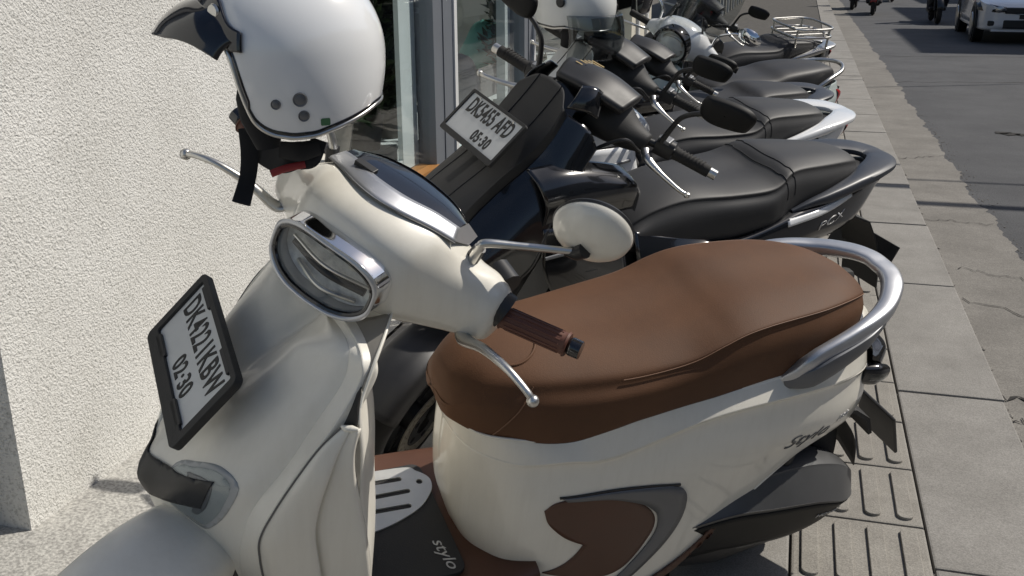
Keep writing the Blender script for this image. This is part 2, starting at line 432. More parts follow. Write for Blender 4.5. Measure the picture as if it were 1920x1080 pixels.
# kerb slabs along the road
ys = [-2, .1, 1.2, 2.28, 3.36, 4.60, 5.69, 6.72, 7.74, 8.75, 9.72]
while ys[-1] < 34: ys.append(ys[-1] + 1.05)
kerbs = []
for a, b_ in zip(ys, ys[1:]):
    s = slab('kerb_slab', XT1 + .006, .745 + random.uniform(-.004, .004), a + .006, round(b_ - a - .012, 3) + a + .006, random.uniform(-.002, .002), M['slab'], pav)
# inner slabs towards the wall
for i in range(30):
    y = -1.2 + i * .62
    for x in (-1.44, -.82, -.20):
        slab('paving_slab', x + .004 if x > -1 else -1.43, min(x + .612, XT0 - .006), y, y + .612, random.uniform(-.002, .001), M['slab'], pav)
# ribbed guiding tiles
rib0 = None; nrib = 0
for i in range(52):
    y = ty0 + i * .32
    t = slab('guiding_tile', XT0, XT1, y + .004, y + .316, random.uniform(-.0015, .0015), M['tactile'], pav)
    for k in range(4):
        if nrib < 200:
            if rib0 is None:
                rib0 = curve_mesh('rib', [rrect(.036, .262, .0178, 6)], M['tactile'], None, None, .0032, .0022)
                o = rib0
            else:
                o = bpy.data.objects.new('rib', rib0.data); COL.objects.link(o)
            o.parent = t; o.location = (.043 + .080 * k, .156, .0028); nrib += 1
# crumbling joint between kerb and gutter: loose stones in the gap
random.seed(11)
b = bmesh.new()
for i in range(900):
    y = 2.2 + 12 * random.random() ** 1.7; r = random.uniform(.004, .014)
    q = bmesh.ops.create_icosphere(b, subdivisions=1, radius=r)['verts']
    ox = .768 + random.gauss(0, .010); sx, sy, sz = random.uniform(.7, 1.3), random.uniform(.8, 1.8), random.uniform(.4, .8)
    for v in q: v.co = Vector((v.co.x * sx + ox, v.co.y * sy + y, v.co.z * sz + ZR + .006))
for i in range(420):
    y = 2.5 + 8 * random.random() ** 1.5; r = random.uniform(.002, .007)
    q = bmesh.ops.create_icosphere(b, subdivisions=1, radius=r)['verts']
    ox = 1.16 + abs(random.gauss(0, .05))
    for v in q: v.co = Vector((v.co.x + ox, v.co.y + y, v.co.z * .4 + ZR + .002))
tag(frombm('loose_stones', b, M['gutter']), kind='stuff')
# dark joint strip at the foot of the kerb
def strip(name, pts, w, z, m, kind='structure'):
    vs = []; fs = []
    for i, (x, y) in enumerate(pts):
        j = min(i + 1, len(pts) - 1); k = max(i - 1, 0); d = Vector((pts[j][0] - pts[k][0], pts[j][1] - pts[k][1])).normalized()
        ww = w * random.uniform(.35, 1.2)
        vs += [(x - d.y * ww, y + d.x * ww, z), (x + d.y * ww, y - d.x * ww, z)]
    for i in range(len(pts) - 1): fs.append((2 * i, 2 * i + 1, 2 * i + 3, 2 * i + 2))
    o = new(name, vs, fs, m, None, False); o['kind'] = kind; return o
M['crack'] = mat('crack_dark', (.022, .020, .018), .95)
strip('kerb_joint', [(.766 + random.gauss(0, .007), 1.5 + k * .035) for k in range(420)], .014, ZR + .008, M['crack'])
def crackline(p0, p1, n=16, amp=.02):
    pts = []
    for k in range(n + 1):
        t = k / n; pts.append((p0[0] + (p1[0] - p0[0]) * t + random.gauss(0, amp * .4), p0[1] + (p1[1] - p0[1]) * t + random.gauss(0, amp)))
    return pts
for p0, p1, w in (((.79, 3.62), (1.06, 3.55), .008), ((.79, 3.40), (.98, 3.50), .004), ((.80, 4.7), (1.3, 4.35), .003), ((.8, 6.2), (1.16, 6.15), .003), ((.8, 8.1), (1.14, 8.3), .004), ((.85, 5.2), (1.2, 5.05), .003)):
    strip('gutter_crack', crackline(p0, p1), w, ZR + .0085, M['crack'])
# a broken pothole edge in the asphalt
strip('road_patch', [(1.72 + .03 * k, 9.55 + (.02 if k % 3 else -.05) - .01 * k) for k in range(14)], .06, ZR + .0045, M['crack'])
for y, w in ((13.2, .01), (16.5, .012)):
    strip('road_crack', crackline((1.2, y), (6.5, y + .8), 40, .04), w, ZR + .0045, M['crack'])
# pebble-dash apron at the foot of the wall
M['pebble'] = ground_mat('pebble_wash', (.36, .35, .325), (.47, .46, .425), 9, .9, gscale=120, gamt=.35, bump=.9)
sheet('wall_apron', -2.15, -1.44, -2.5, 1.2 + 2.4, .003, M['pebble'])

# ================================================================== wall and shop front
XW = -1.79
def stucco():
    m = bpy.data.materials.new('rough_stucco'); m.use_nodes = True
    n = m.node_tree.nodes; L = m.node_tree.links; b = n['Principled BSDF']; b.inputs['Roughness'].default_value = .92
    b.inputs['Specular IOR Level'].default_value = .2
    g = n.new('ShaderNodeNewGeometry')
    a = n.new('ShaderNodeTexNoise'); a.inputs['Scale'].default_value = 120; a.inputs['Detail'].default_value = 5; a.inputs['Roughness'].default_value = .6
    c = n.new('ShaderNodeTexVoronoi'); c.inputs['Scale'].default_value = 210; c.feature = 'SMOOTH_F1'
    d = n.new('ShaderNodeTexNoise'); d.inputs['Scale'].default_value = 2.0; d.inputs['Detail'].default_value = 8
    for q in (a, c, d): L.new(g.outputs['Position'], q.inputs['Vector'])
    r = n.new('ShaderNodeValToRGB'); r.color_ramp.elements[0].position = .30; r.color_ramp.elements[1].position = .50
    r.color_ramp.elements[0].color = (.43, .425, .40, 1); r.color_ramp.elements[1].color = (.75, .745, .715, 1)
    L.new(a.outputs['Fac'], r.inputs['Fac'])
    r2 = n.new('ShaderNodeValToRGB'); r2.color_ramp.elements[0].position = .3; r2.color_ramp.elements[1].position = .7
    r2.color_ramp.elements[0].color = (.86, .855, .84, 1); r2.color_ramp.elements[1].color = (1.05, 1.05, 1.05, 1)
    L.new(d.outputs['Fac'], r2.inputs['Fac'])
    x = n.new('ShaderNodeMix'); x.data_type = 'RGBA'; x.blend_type = 'MULTIPLY'; x.inputs['Factor'].default_value = 1
    L.new(r.outputs['Color'], x.inputs['A']); L.new(r2.outputs['Color'], x.inputs['B']); L.new(x.outputs['Result'], b.inputs['Base Color'])
    s = n.new('ShaderNodeMath'); s.operation = 'ADD'; L.new(a.outputs['Fac'], s.inputs[0])
    s2 = n.new('ShaderNodeMath'); s2.operation = 'MULTIPLY'; s2.inputs[1].default_value = .5; L.new(c.outputs['Distance'], s2.inputs[0]); L.new(s2.outputs[0], s.inputs[1])
    bp = n.new('ShaderNodeBump'); bp.inputs['Strength'].default_value = .8; bp.inputs['Distance'].default_value = .006
    L.new(s.outputs[0], bp.inputs['Height']); L.new(bp.outputs['Normal'], b.inputs['Normal'])
    return m
M['stucco'] = stucco()
M['dullgrey'] = ground_mat('dull_grey', (.15, .155, .16), (.19, .195, .20), 5, .9, gscale=120)
M['alugrey'] = mat('grey_aluminium', (.17, .185, .21), .45, metal=.2, var=.05, vscale=4)
M['alulight'] = mat('white_aluminium', (.62, .63, .63), .4)
M['paleframe'] = mat('pale_frame', (.58, .65, .66), .5, var=.06, vscale=3)
M['wood'] = mat('orange_wood', (.36, .17, .05), .45, var=.2, vscale=12)
M['interior'] = mat('shop_interior', (.74, .74, .67), .8, var=.1, vscale=2)
M['darkroom'] = mat('dark_interior', (.035, .036, .036), .9)
M['cream'] = mat('cream_paint', (.56, .53, .45), .6, var=.08, vscale=3)
M['teal'] = mat('teal_plastic', (.18, .52, .48), .4, coat=.3)

wl = box('stucco_wall', (XW - .25, 1.855, 0), (XW, 3.73, 3.2), M['stucco'])
tag(wl, 'rough white stucco wall behind the nearest scooter', 'wall')
rt = box('wall_return', (XW - .60, 1.62, 0), (XW - .12, 1.854, 3.2), M['dullgrey'], wl)  # end face of the wall, its shade put into the dark grey
lw = box('white_panel', (XW - .62, -2.5, 0), (XW - .50, 1.618, 3.2), M['whiteplain'])
tag(lw, 'smooth bright white wall panel left of the stucco corner', 'wall')

sh = empty('shop_front', (XW, 3.73, 0)); tag(sh, 'glazed shop front with grey frames behind the parked scooters', 'building')
def sbox(name, y0, y1, z0, z1, x0, x1, m, bev=.0, par=None):
    return box(name, (x0 - XW, y0 - 3.73, z0), (x1 - XW, y1 - 3.73, z1), m, par or sh, bev)
sbox('base_wall', 3.73, 11.2, 0, .30, XW - .12, XW - .02, M['darkroom'])
sbox('wood_sill', 3.73, 5.00, .300, .342, XW - .10, XW + .015, M['wood'], .003)
sbox('wood_sill', 5.36, 6.78, .300, .342, XW - .10, XW + .01, M['paleframe'], .003)
sbox('wood_sill', 7.08, 11.2, .300, .342, XW - .10, XW + .01, M['paleframe'], .003)
for y0, y1 in ((4.985, 5.285), (6.80, 7.02)):
    c = sbox('frame_post', y0, y1, .0, 3.1, XW - .10, XW + .0, M['alugrey'])
    sbox('post_groove', (y0 + y1) / 2 - .012, (y0 + y1) / 2 + .012, .0, 3.1, XW + .0005, XW + .006, M['alulight' if 0 else 'alugrey'], 0, c)
    sbox('edge_strip', y1 + .002, y1 + .05, .0, 3.1, XW - .10, XW + .012, M['alulight'], .002)
for y0, y1 in ((3.732, 4.984), (5.338, 6.799), (7.072, 10.9)):
    p = sbox('window_pane', y0, y1, .343, 3.0, XW - .045, XW - .037, M['window'])
    # display frame standing inside the glass
    if y0 < 4: sbox('inner_jamb', y1 - .22, y1 - .004, .345, 3.0, XW - .125, XW - .10, M['paleframe'])
    else: sbox('inner_jamb', y1 - .13, y1 - .004, .345, 3.0, XW - .16, XW - .10, M['paleframe'])
    sbox('inner_ledge', y0 + .01, y1 - .225, .30, .40, XW - .305, XW - .10, M['paleframe'])
sbox('back_room', 3.75, 11.1, .0, 3.0, XW - 2.6, XW - 2.5, M['interior'])
sbox('inner_ledge', 3.80, 11.0, .302, .40, XW - .95, XW - .308, M['paleframe'])
sbox('room_floor', 3.75, 11.1, .0, .03, XW - 2.49, XW - .125, M['interior'])
sbox('room_end', 3.74, 3.76, .031, 3.0, XW - 2.49, XW - .26, M['interior'])
sbox('room_end', 11.08, 11.19, .031, 3.0, XW - 2.49, XW - .125, M['interior'])
sbox('head_beam', 3.73, 11.2, 3.0, 4.9, XW - 2.6, XW + .02, M['alugrey'])
# potted plants in the first window
LEAF = [mat('dark_leaf', (.022, .038, .017), .5, var=.3, vscale=30), mat('mid_leaf', (.05, .085, .032), .5, var=.3, vscale=30), mat('grey_leaf', (.085, .105, .07), .55, var=.3, vscale=30)]
M['pot'] = mat('terracotta_grey', (.20, .18, .16), .8, var=.2, vscale=9)
def plant(x, y, z, h, w, n, seed, label, lm):
    rnd = random.Random(seed)
    root = empty('potted_plant', (x, y, z)); tag(root, label, 'plant', 'plants behind the shop glass')
    lathe('pot', [(0, 0), (.08, 0), (.11, .18), (.115, .2), (.10, .2), (.09, .17), (0, .17)], M['pot'], root, 24)
    for k in range(3):
        a = rnd.uniform(0, 6.28)
        tube('stem', [(0, 0, .17), (.04 * math.cos(a), .04 * math.sin(a), .17 + h * .4), (.10 * math.cos(a), .10 * math.sin(a), .17 + h * .85)], [.008, .006, .003], M['pot'], root, 6)
    for mi, mm in enumerate(lm):
        vs = []; fs = []
        for k in range(n // len(lm)):
            a = rnd.uniform(0, 6.28); t = rnd.random(); rr = w * (rnd.random() ** .6) * (1.05 - .5 * t)
            p = Vector((rr * math.cos(a), rr * math.sin(a), .2 + h * t))
            d = Vector((math.cos(a) * .6 + rnd.gauss(0, .3), math.sin(a) * .6 + rnd.gauss(0, .3), rnd.uniform(-.2, .9))).normalized()
            s = d.cross(Vector((rnd.gauss(0, 1), rnd.gauss(0, 1), rnd.gauss(0, 1)))).normalized()
            u = d.cross(s); L = rnd.uniform(.045, .10) * (1 + h * .3); wd = L * rnd.uniform(.14, .26); q = len(vs)
            vs += [p, p + d * L * .4 + s * wd + u * .006, p + d * L - u * L * .12, p + d * L * .4 - s * wd + u * .006, p + d * L * .45 - u * .008]
            fs += [(q, q + 1, q + 4), (q + 1, q + 2, q + 4), (q + 2, q + 3, q + 4), (q + 3, q, q + 4)]
        o = new('foliage', vs, fs, mm, root, False, fix=False)
    return root
plant(XW - .42, 5.42, .40, 1.25, .26, 2200, 1, 'tall dark bushy plant in the first shop window beside the pale jamb', [LEAF[0], LEAF[1], LEAF[2]])
plant(XW - .42, 5.02, .40, .95, .24, 1500, 2, 'lower dark leafy plant just right of the white helmet', [LEAF[0], LEAF[0], LEAF[1]])
plant(XW - .42, 4.62, .40, .40, .15, 300, 3, 'short sparse plant at the left end of the first shop window', [LEAF[1]])
plant(XW - .30, 7.60, .40, .75, .22, 700, 4, 'yellow green plant in the third shop window behind the round mirror', [LEAF[1], LEAF[2]])
# teal bag and covered table in the second window
def bag(x, y, z, h, w, m, name, label, cat, seed):
    rnd = random.Random(seed); rows = []
    for t, s in ((0, .9), (.15, 1), (.5, .98), (.75, .8), (.92, .55), (1, .2)):
        rows.append([(w * s * math.cos(a) * (1 + rnd.gauss(0, .05)), w * s * .7 * math.sin(a) * (1 + rnd.gauss(0, .05)), h * t) for a in (k * 2 * math.pi / 12 for k in range(12))])
    o = surf(name, rows, 24, 36, m, None, cv=True, caps=True); o.location = (x, y, z); tag(o, label, cat); return o
bag(XW - .51, 7.66, .40, .52, .24, M['teal'], 'teal_bag', 'teal plastic bag standing on the second shop window ledge', 'bag', 1)
bag(XW - .42, 6.62, .40, .36, .17, M['alugrey'], 'grey_bag', 'grey cloth bundle left of the teal bag in the window', 'bag', 2)
tb = box('display_board', (XW - .40, 6.95, .401), (XW - .36, 8.1, .62), M['dullgrey'], None, .01, Matrix.Identity(4)); tag(tb, 'low grey display board standing in front of the teal bag', 'board')

# further along the row: cream pillar, stone column, gates
cp = box('cream_pillar', (XW - .15, 11.25, 0), (XW + .03, 12.75, 4.0), M['cream']); tag(cp, 'cream pillar right of the shop front, behind the round headlight', 'pillar')
for y in (11.62, 12.28): box('pillar_rib', (XW + .031, y - .05, 0), (XW + .06, y + .05, 4.0), M['alulight'], cp)
dk = box('dark_shop', (XW - 1.6, 12.8, 0), (XW - 1.5, 19.5, 4.2), M['darkroom']); tag(dk, 'dark recessed shop bay beyond the cream pillar', 'building')
gb = sheet('bay_floor', XW - 1.49, XW - .05, 12.8, 19.5, .012, M['joint'], None, dk)
M['stone'] = [mat('pale_stone_%d' % k, c, .9, bump=.5, bscale=40, var=.2, vscale=9) for k, c in enumerate(((.46, .42, .33), (.36, .33, .27), (.52, .48, .38), (.28, .26, .22)))]
for i_, m_ in enumerate(M['stone']): m_.name = ['pale_stone', 'grey_stone', 'cream_stone', 'dark_stone'][i_]
st_ = empty('stone_column', (XW, 20.6, 0)); tag(st_, 'rough stone clad column beyond the dark shop bay', 'column')
random.seed(5)
sz = 0
while sz < 3.2:
    h = random.uniform(.10, .2); yy = -1.0
    while yy < 1.0:
        w_ = random.uniform(.2, .5)
        box('stone', (-.20, yy, sz), (random.uniform(.0, .06), min(yy + w_, 1.05) - .015, sz + h - .012), random.choice(M['stone']), st_, .01)
        yy += w_
    sz += h
box('column_core', (-.3, -1.02, 0), (-.06, 1.05, 3.3), M['joint'], st_)
gt = empty('folding_gate', (XW, 22.6, 0)); tag(gt, 'tall gate of dark panels and pale posts past the stone column', 'gate')
ww = 0
for k in range(26):
    y = k * .95
    box('gate_panel', (-.05, y, 0), (-.01, y + .80, 3.3), M['darkroom'] if k % 3 else M['dullgrey'], gt)
    box('gate_post', (-.06, y + .81, 0), (.06, y + .94, 3.4), M['alulight'] if k % 2 else M['cream'], gt)

# ================================================================== across the road: houses, pole, wires, trees (they shade the road)
M['farwall'] = [mat('far_wall_cream', (.42, .39, .33), .9, var=.1, vscale=1), mat('far_wall_grey', (.30, .30, .30), .9, var=.1, vscale=1), mat('far_wall_ochre', (.38, .27, .16), .9, var=.1, vscale=1)]
sheet('far_pavement', 8.4, 10.2, -12, 120, ZR + .12, M['slab'])
M['farglass'] = mat('far_window', (.03, .035, .04), .15)
M['tile'] = mat('roof_tile', (.24, .10, .06), .8, var=.2, vscale=5)
def house(y0, y1, h, k, label, x0=10.2, depth=8):
    root = empty('house', (x0, y0, ZR)); tag(root, label, 'house', 'houses across the road')
    w = y1 - y0
    wa = box('wall', (0, 0, 0), (depth, w, h), M['farwall'][k % 3], root)
    n = max(2, int(w / 2.2))
    for f in range(int(h / 3)):
        for i in range(n):
            yy = (i + .5) * w / n
            wd = box('window', (-.03, yy - .55, .9 + 3 * f), (.06, yy + .55, 2.3 + 3 * f), M['alulight'], root)
            box('pane', (-.04, yy - .48, .97 + 3 * f), (-.031, yy + .48, 2.23 + 3 * f), M['farglass'], wd)
    box('roof', (-.5, -.1, h), (depth + .2, w + .1, h + .25), M['tile'], root)
house(-12, -4, 4.4, 0, 'low cream house across the road, nearest the camera')
house(-3.2, 4.5, 4.6, 1, 'grey low house across the road, between the cream and ochre ones')
house(5.0, 15.5, 4.3, 2, 'ochre low house across the road')
house(22.4, 27.6, 10.2, 0, 'tall cream building across the road shading the asphalt')
house(28.6, 36.0, 9.4, 1, 'grey building across the road beyond the tall cream one')
house(38, 62, 8, 2, 'long ochre row far along the other side')
pole = empty('utility_pole', (9.05, 9.5, ZR)); tag(pole, 'concrete utility pole on the far pavement', 'pole')
M['concrete'] = mat('pole_concrete', (.28, .27, .25), .9, var=.15, vscale=4)
tube('shaft', [(0, 0, 0), (0, 0, 6.9)], [.13, .085], M['concrete'], pole, 16)
box('cross_arm', (-.05, -.6, 6.4), (.05, .6, 6.5), M['black'], pole)
def wire(a, b_, sag, label, r=.018):
    pts = [Vector(a).lerp(Vector(b_), t) - Vector((0, 0, sag * 4 * t * (1 - t))) for t in (k / 12 for k in range(13))]
    o = tube('overhead_wire', pts, r, M['black'], None, 6, 60); tag(o, label, 'wire', 'wires over the road'); return o
wire((9.0, 9.05, 4.75), (XW - .1, 8.8, 4.6), .05, 'thick black cable bundle crossing the road to the shop front', .055)
wire((9.0, 9.95, 5.0), (XW - .1, 9.4, 4.7), .12, 'thin black cable crossing the road beside the thick bundle')
wire((9.0, 17.0, 5.6), (XW - .1, 12.0, 4.3), .3, 'black cable crossing the road further along')

# ================================================================== the cream scooter in front
MAIN_R = Matrix(((-0.7767, 0.6014, 0.1872), (-0.6299, -0.7416, -0.2309), (0.0000, -0.2972, 0.9548)))
MAIN_P = (-0.1442, 2.2199, 0.0000)
ST_R = Matrix(((0.7959, -0.5824, -0.1653), (0.6047, 0.7779, 0.1710), (0.0290, -0.2361, 0.9713))).to_4x4(); ST_R.translation = Vector((0.8500, 0.0036, 1.0299))      # steered handlebar frame inside the scooter

def wheel(root, center, R, w, X=None, disc=None, spokes=5, m_rim='black', brk=1):
    "wheel with axis Y: tyre, rim, spokes; disc = side the brake disc sits on"
    c = Vector(center); P = Matrix.Translation(c) @ Matrix.Rotation(rad(90), 4, 'X')
    if X is not None: P = X @ P
    ri = R * .60
    prof = []
    for k in range(13):
        a = rad(-100 + 200 * k / 12)
        prof.append((R - w * .62 + w * .62 * math.cos(a), w * .5 * math.sin(a) / math.sin(rad(100)) * 1.0))
    prof = [(ri, -w * .36)] + prof + [(ri, w * .36), (ri, -w * .36)]
    t = lathe('tyre', prof, M['rubber'], root, 48, P)
    rp = [(ri + .004, -w * .40), (ri - .012, -w * .38), (ri - .022, -w * .2), (ri - .024, w * .2), (ri - .012, w * .38), (ri + .004, w * .40), (ri + .004, -w * .4)]
    r = lathe('rim', rp, M[m_rim], root, 48, P)
    b = bmesh.new()
    for k in range(spokes):
        for dy in (-.12, .12):
            a = 2 * math.pi * k / spokes + dy
            q = bmesh.ops.create_cube(b, size=1)['verts']
            L = ri - .05
            for v in q:
                xx = (v.co.x + .5) * L + .03; tw = .022 if v.co.x < 0 else .016
                v.co = Vector((xx * math.cos(a) - v.co.y * tw * math.sin(a), xx * math.sin(a) + v.co.y * tw * math.cos(a), v.co.z * w * .35))
    bmesh.ops.transform(b, matrix=P, verts=b.verts)
    frombm('spokes', b, M[m_rim], r)
    lathe('hub', [(0, -w * .5), (.035, -w * .5), (.042, -w * .3), (.042, w * .3), (.035, w * .5), (0, w * .5)], M[m_rim], root, 24, P)
    if disc:
        # P maps local z to -Y, so a disc on the left (+Y) sits at negative z
        D = P @ Matrix.Translation((0, 0, -disc * w * .62))
        holes = []
        for k in range(24):
            for rr, da in ((.098, 0), (.084, .13)):
                a = 2 * math.pi * k / 24 + da; holes.append(circ(.0042, 8, rr * math.cos(a), rr * math.sin(a)))
        curve_mesh('brake_disc', [circ(.110, 56), circ(.070, 40)] + holes, M['steel'], root, D, .002)
        curve_mesh('disc_carrier', [circ(.068, 40), circ(.03, 20)] + [circ(.011, 10, .052 * math.cos(a), .052 * math.sin(a)) for a in (rad(36 + 72 * k) for k in range(5))], M['black'], root, D, .003)
        box('brake_caliper', (-.13, -.02, -.02), (-.055, .06, .02), M['greymetal'], root, .008, D)
    return t

def lever_pts(sg):
    return [(.0, .185 * sg, -.075), (.015, .20 * sg, -.078), (.037, .24 * sg, -.051), (.060, .292 * sg, -.035), (.068, .334 * sg, -.041), (.068, .352 * sg, -.051)]

def main_scooter():
    root = empty('scooter', MAIN_P, MAIN_R)
    tag(root, 'cream scooter with brown seat and grips, nearest, plate DK4221KBW', 'scooter', 'scooters parked in a row on the pavement')
    T = root
    # ---------------------------------------------------------------- rear body
    R0 = [(.722, 0, .668), (.716, .05, .662), (.692, .093, .642), (.634, .13, .640), (.524, .150, .628), (.446, .158, .655), (.28, .162, .680), (.053, .152, .690), (-.1, .125, .697), (-.2, .075, .690), (-.232, 0, .688)]
    R00 = [(x * .97 + .01, y * .80, z + .006) for x, y, z in R0]
    R1 = [(.716, 0, .61), (.708, .055, .606), (.682, .10, .60), (.62, .146, .597), (.53, .170, .602), (.44, .180, .602), (.25, .184, .653), (.03, .174, .658), (-.12, .142, .640), (-.222, .085, .615), (-.272, 0, .602)]
    R1b = [(x - .001, y + .002, z - .006) for x, y, z in R1]
    R1c = [(x - .001, y - .004 if 3 < i < 9 else y, z - .026) for i, (x, y, z) in enumerate(R1)]
    R2 = [(.716, 0, .5), (.709, .05, .5), (.672, .10, .49), (.612, .155, .48), (.53, .179, .49), (.42, .189, .50), (.25, .195, .545), (.05, .186, .555), (-.12, .152, .545), (-.242, .09, .53), (-.295, 0, .53)]
    R3 = [(.702, 0, .4), (.696, .055, .4), (.662, .105, .39), (.61, .153, .38), (.52, .178, .38), (.42, .188, .38), (.24, .193, .39), (.10, .184, .468), (-.08, .152, .480), (-.235, .092, .478), (-.285, 0, .478)]
    R4 = [(.668, 0, .30), (.66, .06, .30), (.642, .10, .296), (.605, .14, .295), (.52, .174, .280), (.42, .186, .25), (.272, .190, .222), (.145, .186, .345), (-.02, .158, .450), (-.21, .09, .455), (-.265, 0, .458)]
    R5 = [(x * .98, y * .85, z + .012) for x, y, z in R4]
    rows = [R00, R0, R0, R1, R1b, R1c, R2, R3, R4, R4, R5]
    g = grid(rows, 46, 60)
    def full(gr):
        vs = []; fs = []
        nu, nv = len(gr), len(gr[0])
        for r in gr: vs += r
        fs += gfaces(nu, nv); k = len(vs)
        for r in gr: vs += [Vector((p.x, -p.y, p.z)) for p in r]
        fs += [tuple(k + i for i in reversed(f)) for f in gfaces(nu, nv)]
        return vs, fs
    vs, fs = full(g)
    body = new('body_shell', vs, fs, M['pearl'], T, True, solid=.003)
    tr = [bvh(body)]
    # scoop line and panel seam on the flank
    for sd_ in (1, -1):
        ins = snap_strip('flank_insert', [(.566, .482), (.545, .500), (.50, .506), (.44, .499), (.385, .477), (.345, .446), (.324, .415), (.320, .38), (.330, .345), (.348, .305), (.372, .274), (.41, .262), (.47, .276), (.52, .289)], [(.566, .480), (.558, .455), (.548, .438), (.535, .422), (.522, .408), (.508, .396), (.492, .385), (.473, .373), (.474, .366), (.480, .352), (.490, .336), (.502, .322), (.520, .308), (.543, .297)], tr, M['brown'], T, .004, sd_, 70, .004, 14)
        trm = snap_strip('flank_trim', [(.535, .511), (.44, .511), (.36, .506), (.295, .494), (.264, .464), (.258, .40), (.28, .33), (.33, .255), (.365, .222)], [(.525, .503), (.44, .494), (.372, .468), (.340, .445), (.318, .415), (.312, .375), (.325, .33), (.36, .27), (.385, .238)], tr, M['greymetal'], T, .006, sd_)
        snap_strip('flank_trim_gap', [(.54, .514), (.44, .516), (.36, .511), (.285, .498)], [(.54, .510), (.44, .511), (.36, .506), (.285, .493)], tr, M['black'], trm, .0045, sd_)
        snap('running_strip', [(.165, .335), (.19, .305), (.24, .255), (.30, .215), (.33, .195), (.285, .2), (.225, .24), (.175, .285), (.152, .318)], tr, M['brown'], T, .008, sd_, sm=4)
        snap_text('emblem', 'Stylo', .046, -.035, .516, rad(-4), tr, M['greyink'], T, 1.5, .4, .0030, sd_)
        snap_text('emblem', '160', .024, -.142, .526, rad(-4), tr, M['silverink'], T, 1.2, .3, .0030, sd_)
    # nose seam of the seat front: ridge line
    # ---------------------------------------------------------------- seat
    S_ = [
        (.743, [(0, .694), (.008, .694), (.013, .692), (.015, .688), (.013, .680)]),
        (.737, [(0, .712), (.020, .710), (.040, .702), (.050, .684), (.047, .662)]),
        (.720, [(0, .738), (.030, .735), (.058, .724), (.072, .690), (.070, .653)]),
        (.675, [(0, .765), (.045, .761), (.085, .746), (.106, .695), (.106, .640)]),
        (.60, [(0, .775), (.055, .772), (.112, .756), (.138, .700), (.139, .628)]),
        (.50, [(0, .774), (.065, .774), (.130, .758), (.158, .705), (.157, .630)]),
        (.40, [(0, .776), (.075, .777), (.142, .763), (.167, .718), (.166, .660)]),
        (.30, [(0, .788), (.08, .790), (.146, .774), (.168, .730), (.166, .672)]),
        (.235, [(0, .802), (.08, .806), (.146, .796), (.168, .742), (.165, .678)]),
        (.185, [(0, .817), (.08, .822), (.143, .812), (.165, .755), (.162, .682)]),
        (.12, [(0, .828), (.075, .830), (.138, .820), (.160, .765), (.157, .686)]),
        (0., [(0, .830), (.068, .831), (.125, .822), (.147, .772), (.146, .688)]),
        (-.09, [(0, .826), (.055, .826), (.100, .815), (.122, .768), (.122, .692)]),
        (-.155, [(0, .806), (.035, .805), (.066, .796), (.086, .757), (.086, .695)]),
        (-.187, [(0, .782), (.018, .781), (.036, .775), (.046, .748), (.044, .70)]),
    ]
    rows = []
    for x, pr in S_:
        (a, b_, c, d, e) = pr
        sf = max(0., min(1., (x - .24) / .2))
        rows.append([(x, *a), (x, *b_), (x, c[0] - .006 * sf, c[1] - .002 * sf), (x, c[0] + .006 + .004 * sf, c[1] - .012 - .012 * sf), (x, *d), (x, *e), (x, e[0] * .8, e[1] - .006)])
    fr = mir(rows)
    st = surf('seat', fr, 110, 64, M['seat'], T, caps=True)
    # stitched seam along the shoulder of the seat, both sides, and the nose pad
    gs = grid(fr, 110, 64)
    for sgn in (1, -1):
        path = []
        col = (45 if sgn > 0 else 18)
        for i in range(44, 106, 2):
            path.append(gs[i][col] + Vector((0, sgn * .0012, .0014)))
        tube('seat_seam', path, .0009, M['seatseam'], st, 6, k=90)
    sb = bvh(st)
    pad = []
    for k in range(28):
        a = rad(-104 + 208 * k / 27)
        q = Vector((.615 - .052 * math.cos(a) * 1.1, .074 * math.sin(a), 0))
        h = sb.ray_cast(Vector((q.x, q.y, 1.2)), Vector((0, 0, -1)))
        if h[0] is not None: pad.append(h[0] + Vector((0, 0, .0005)))
    tube('seat_seam', pad, .0028, M['seat'], st, 8, k=60)
    fs_ = []
    for k in range(20):
        t = k / 19; q = Vector((.60 - .03 * t + .095 * t, .055 + .03 * t, 0))
        h = sb.ray_cast(Vector((q.x, .4, .745 - .10 * t)), Vector((0, -1, 0)))
        if h[0] is not None: fs_.append(h[0] + Vector((0, .0006, 0)))
    if len(fs_) > 4: tube('seat_seam', fs_, .0012, M['seatseam'], st, 6, k=40)
    # ---------------------------------------------------------------- grab rail
    half = [(.075, .150, .672), (.045, .166, .700), (.01, .170, .728), (-.087, .156, .762), (-.17, .122, .783), (-.225, .076, .797), (-.250, .035, .803), (-.254, 0, .804)]
    path = half + [(x, -y, z) for x, y, z in reversed(half[:-1])]
    hh = [.012, .022, .031, .028, .018, .014, .012, .011]; ww = [.010, .014, .014, .015, .019, .022, .024, .025]
    rl = tube('grab_rail', path, hh + hh[-2::-1], M['silver'], T, 20, 120, None, ww + ww[-2::-1], (0, 0, 1), 3.2)
    for sg in (1, -1):
        tube('rail_side', [(.070, .163 * sg, .675), (.03, .184 * sg, .698), (-.02, .185 * sg, .722), (-.10, .170 * sg, .748), (-.16, .145 * sg, .770)], [.010, .022, .025, .019, .006], M['greymetal'], rl, 14, 40, None, [.004, .006, .006, .005, .003], (0, 0, 1), 3)
        box('rail_mount', (-.10, .10, .70), (-.03, .150, .742), M['black'], rl, .008, Matrix.Diagonal((1, sg, 1, 1)))
    # tail cover under the rail
    surf('tail_cover', mir([[(.0, 0, .72), (.0, .09, .715), (.0, .14, .695)], [(-.12, 0, .722), (-.12, .07, .718), (-.11, .118, .70)], [(-.20, 0, .722), (-.20, .05, .717), (-.19, .082, .697)], [(-.235, 0, .712), (-.232, .035, .707), (-.215, .06, .69)]]), 16, 24, M['pearl'], T)
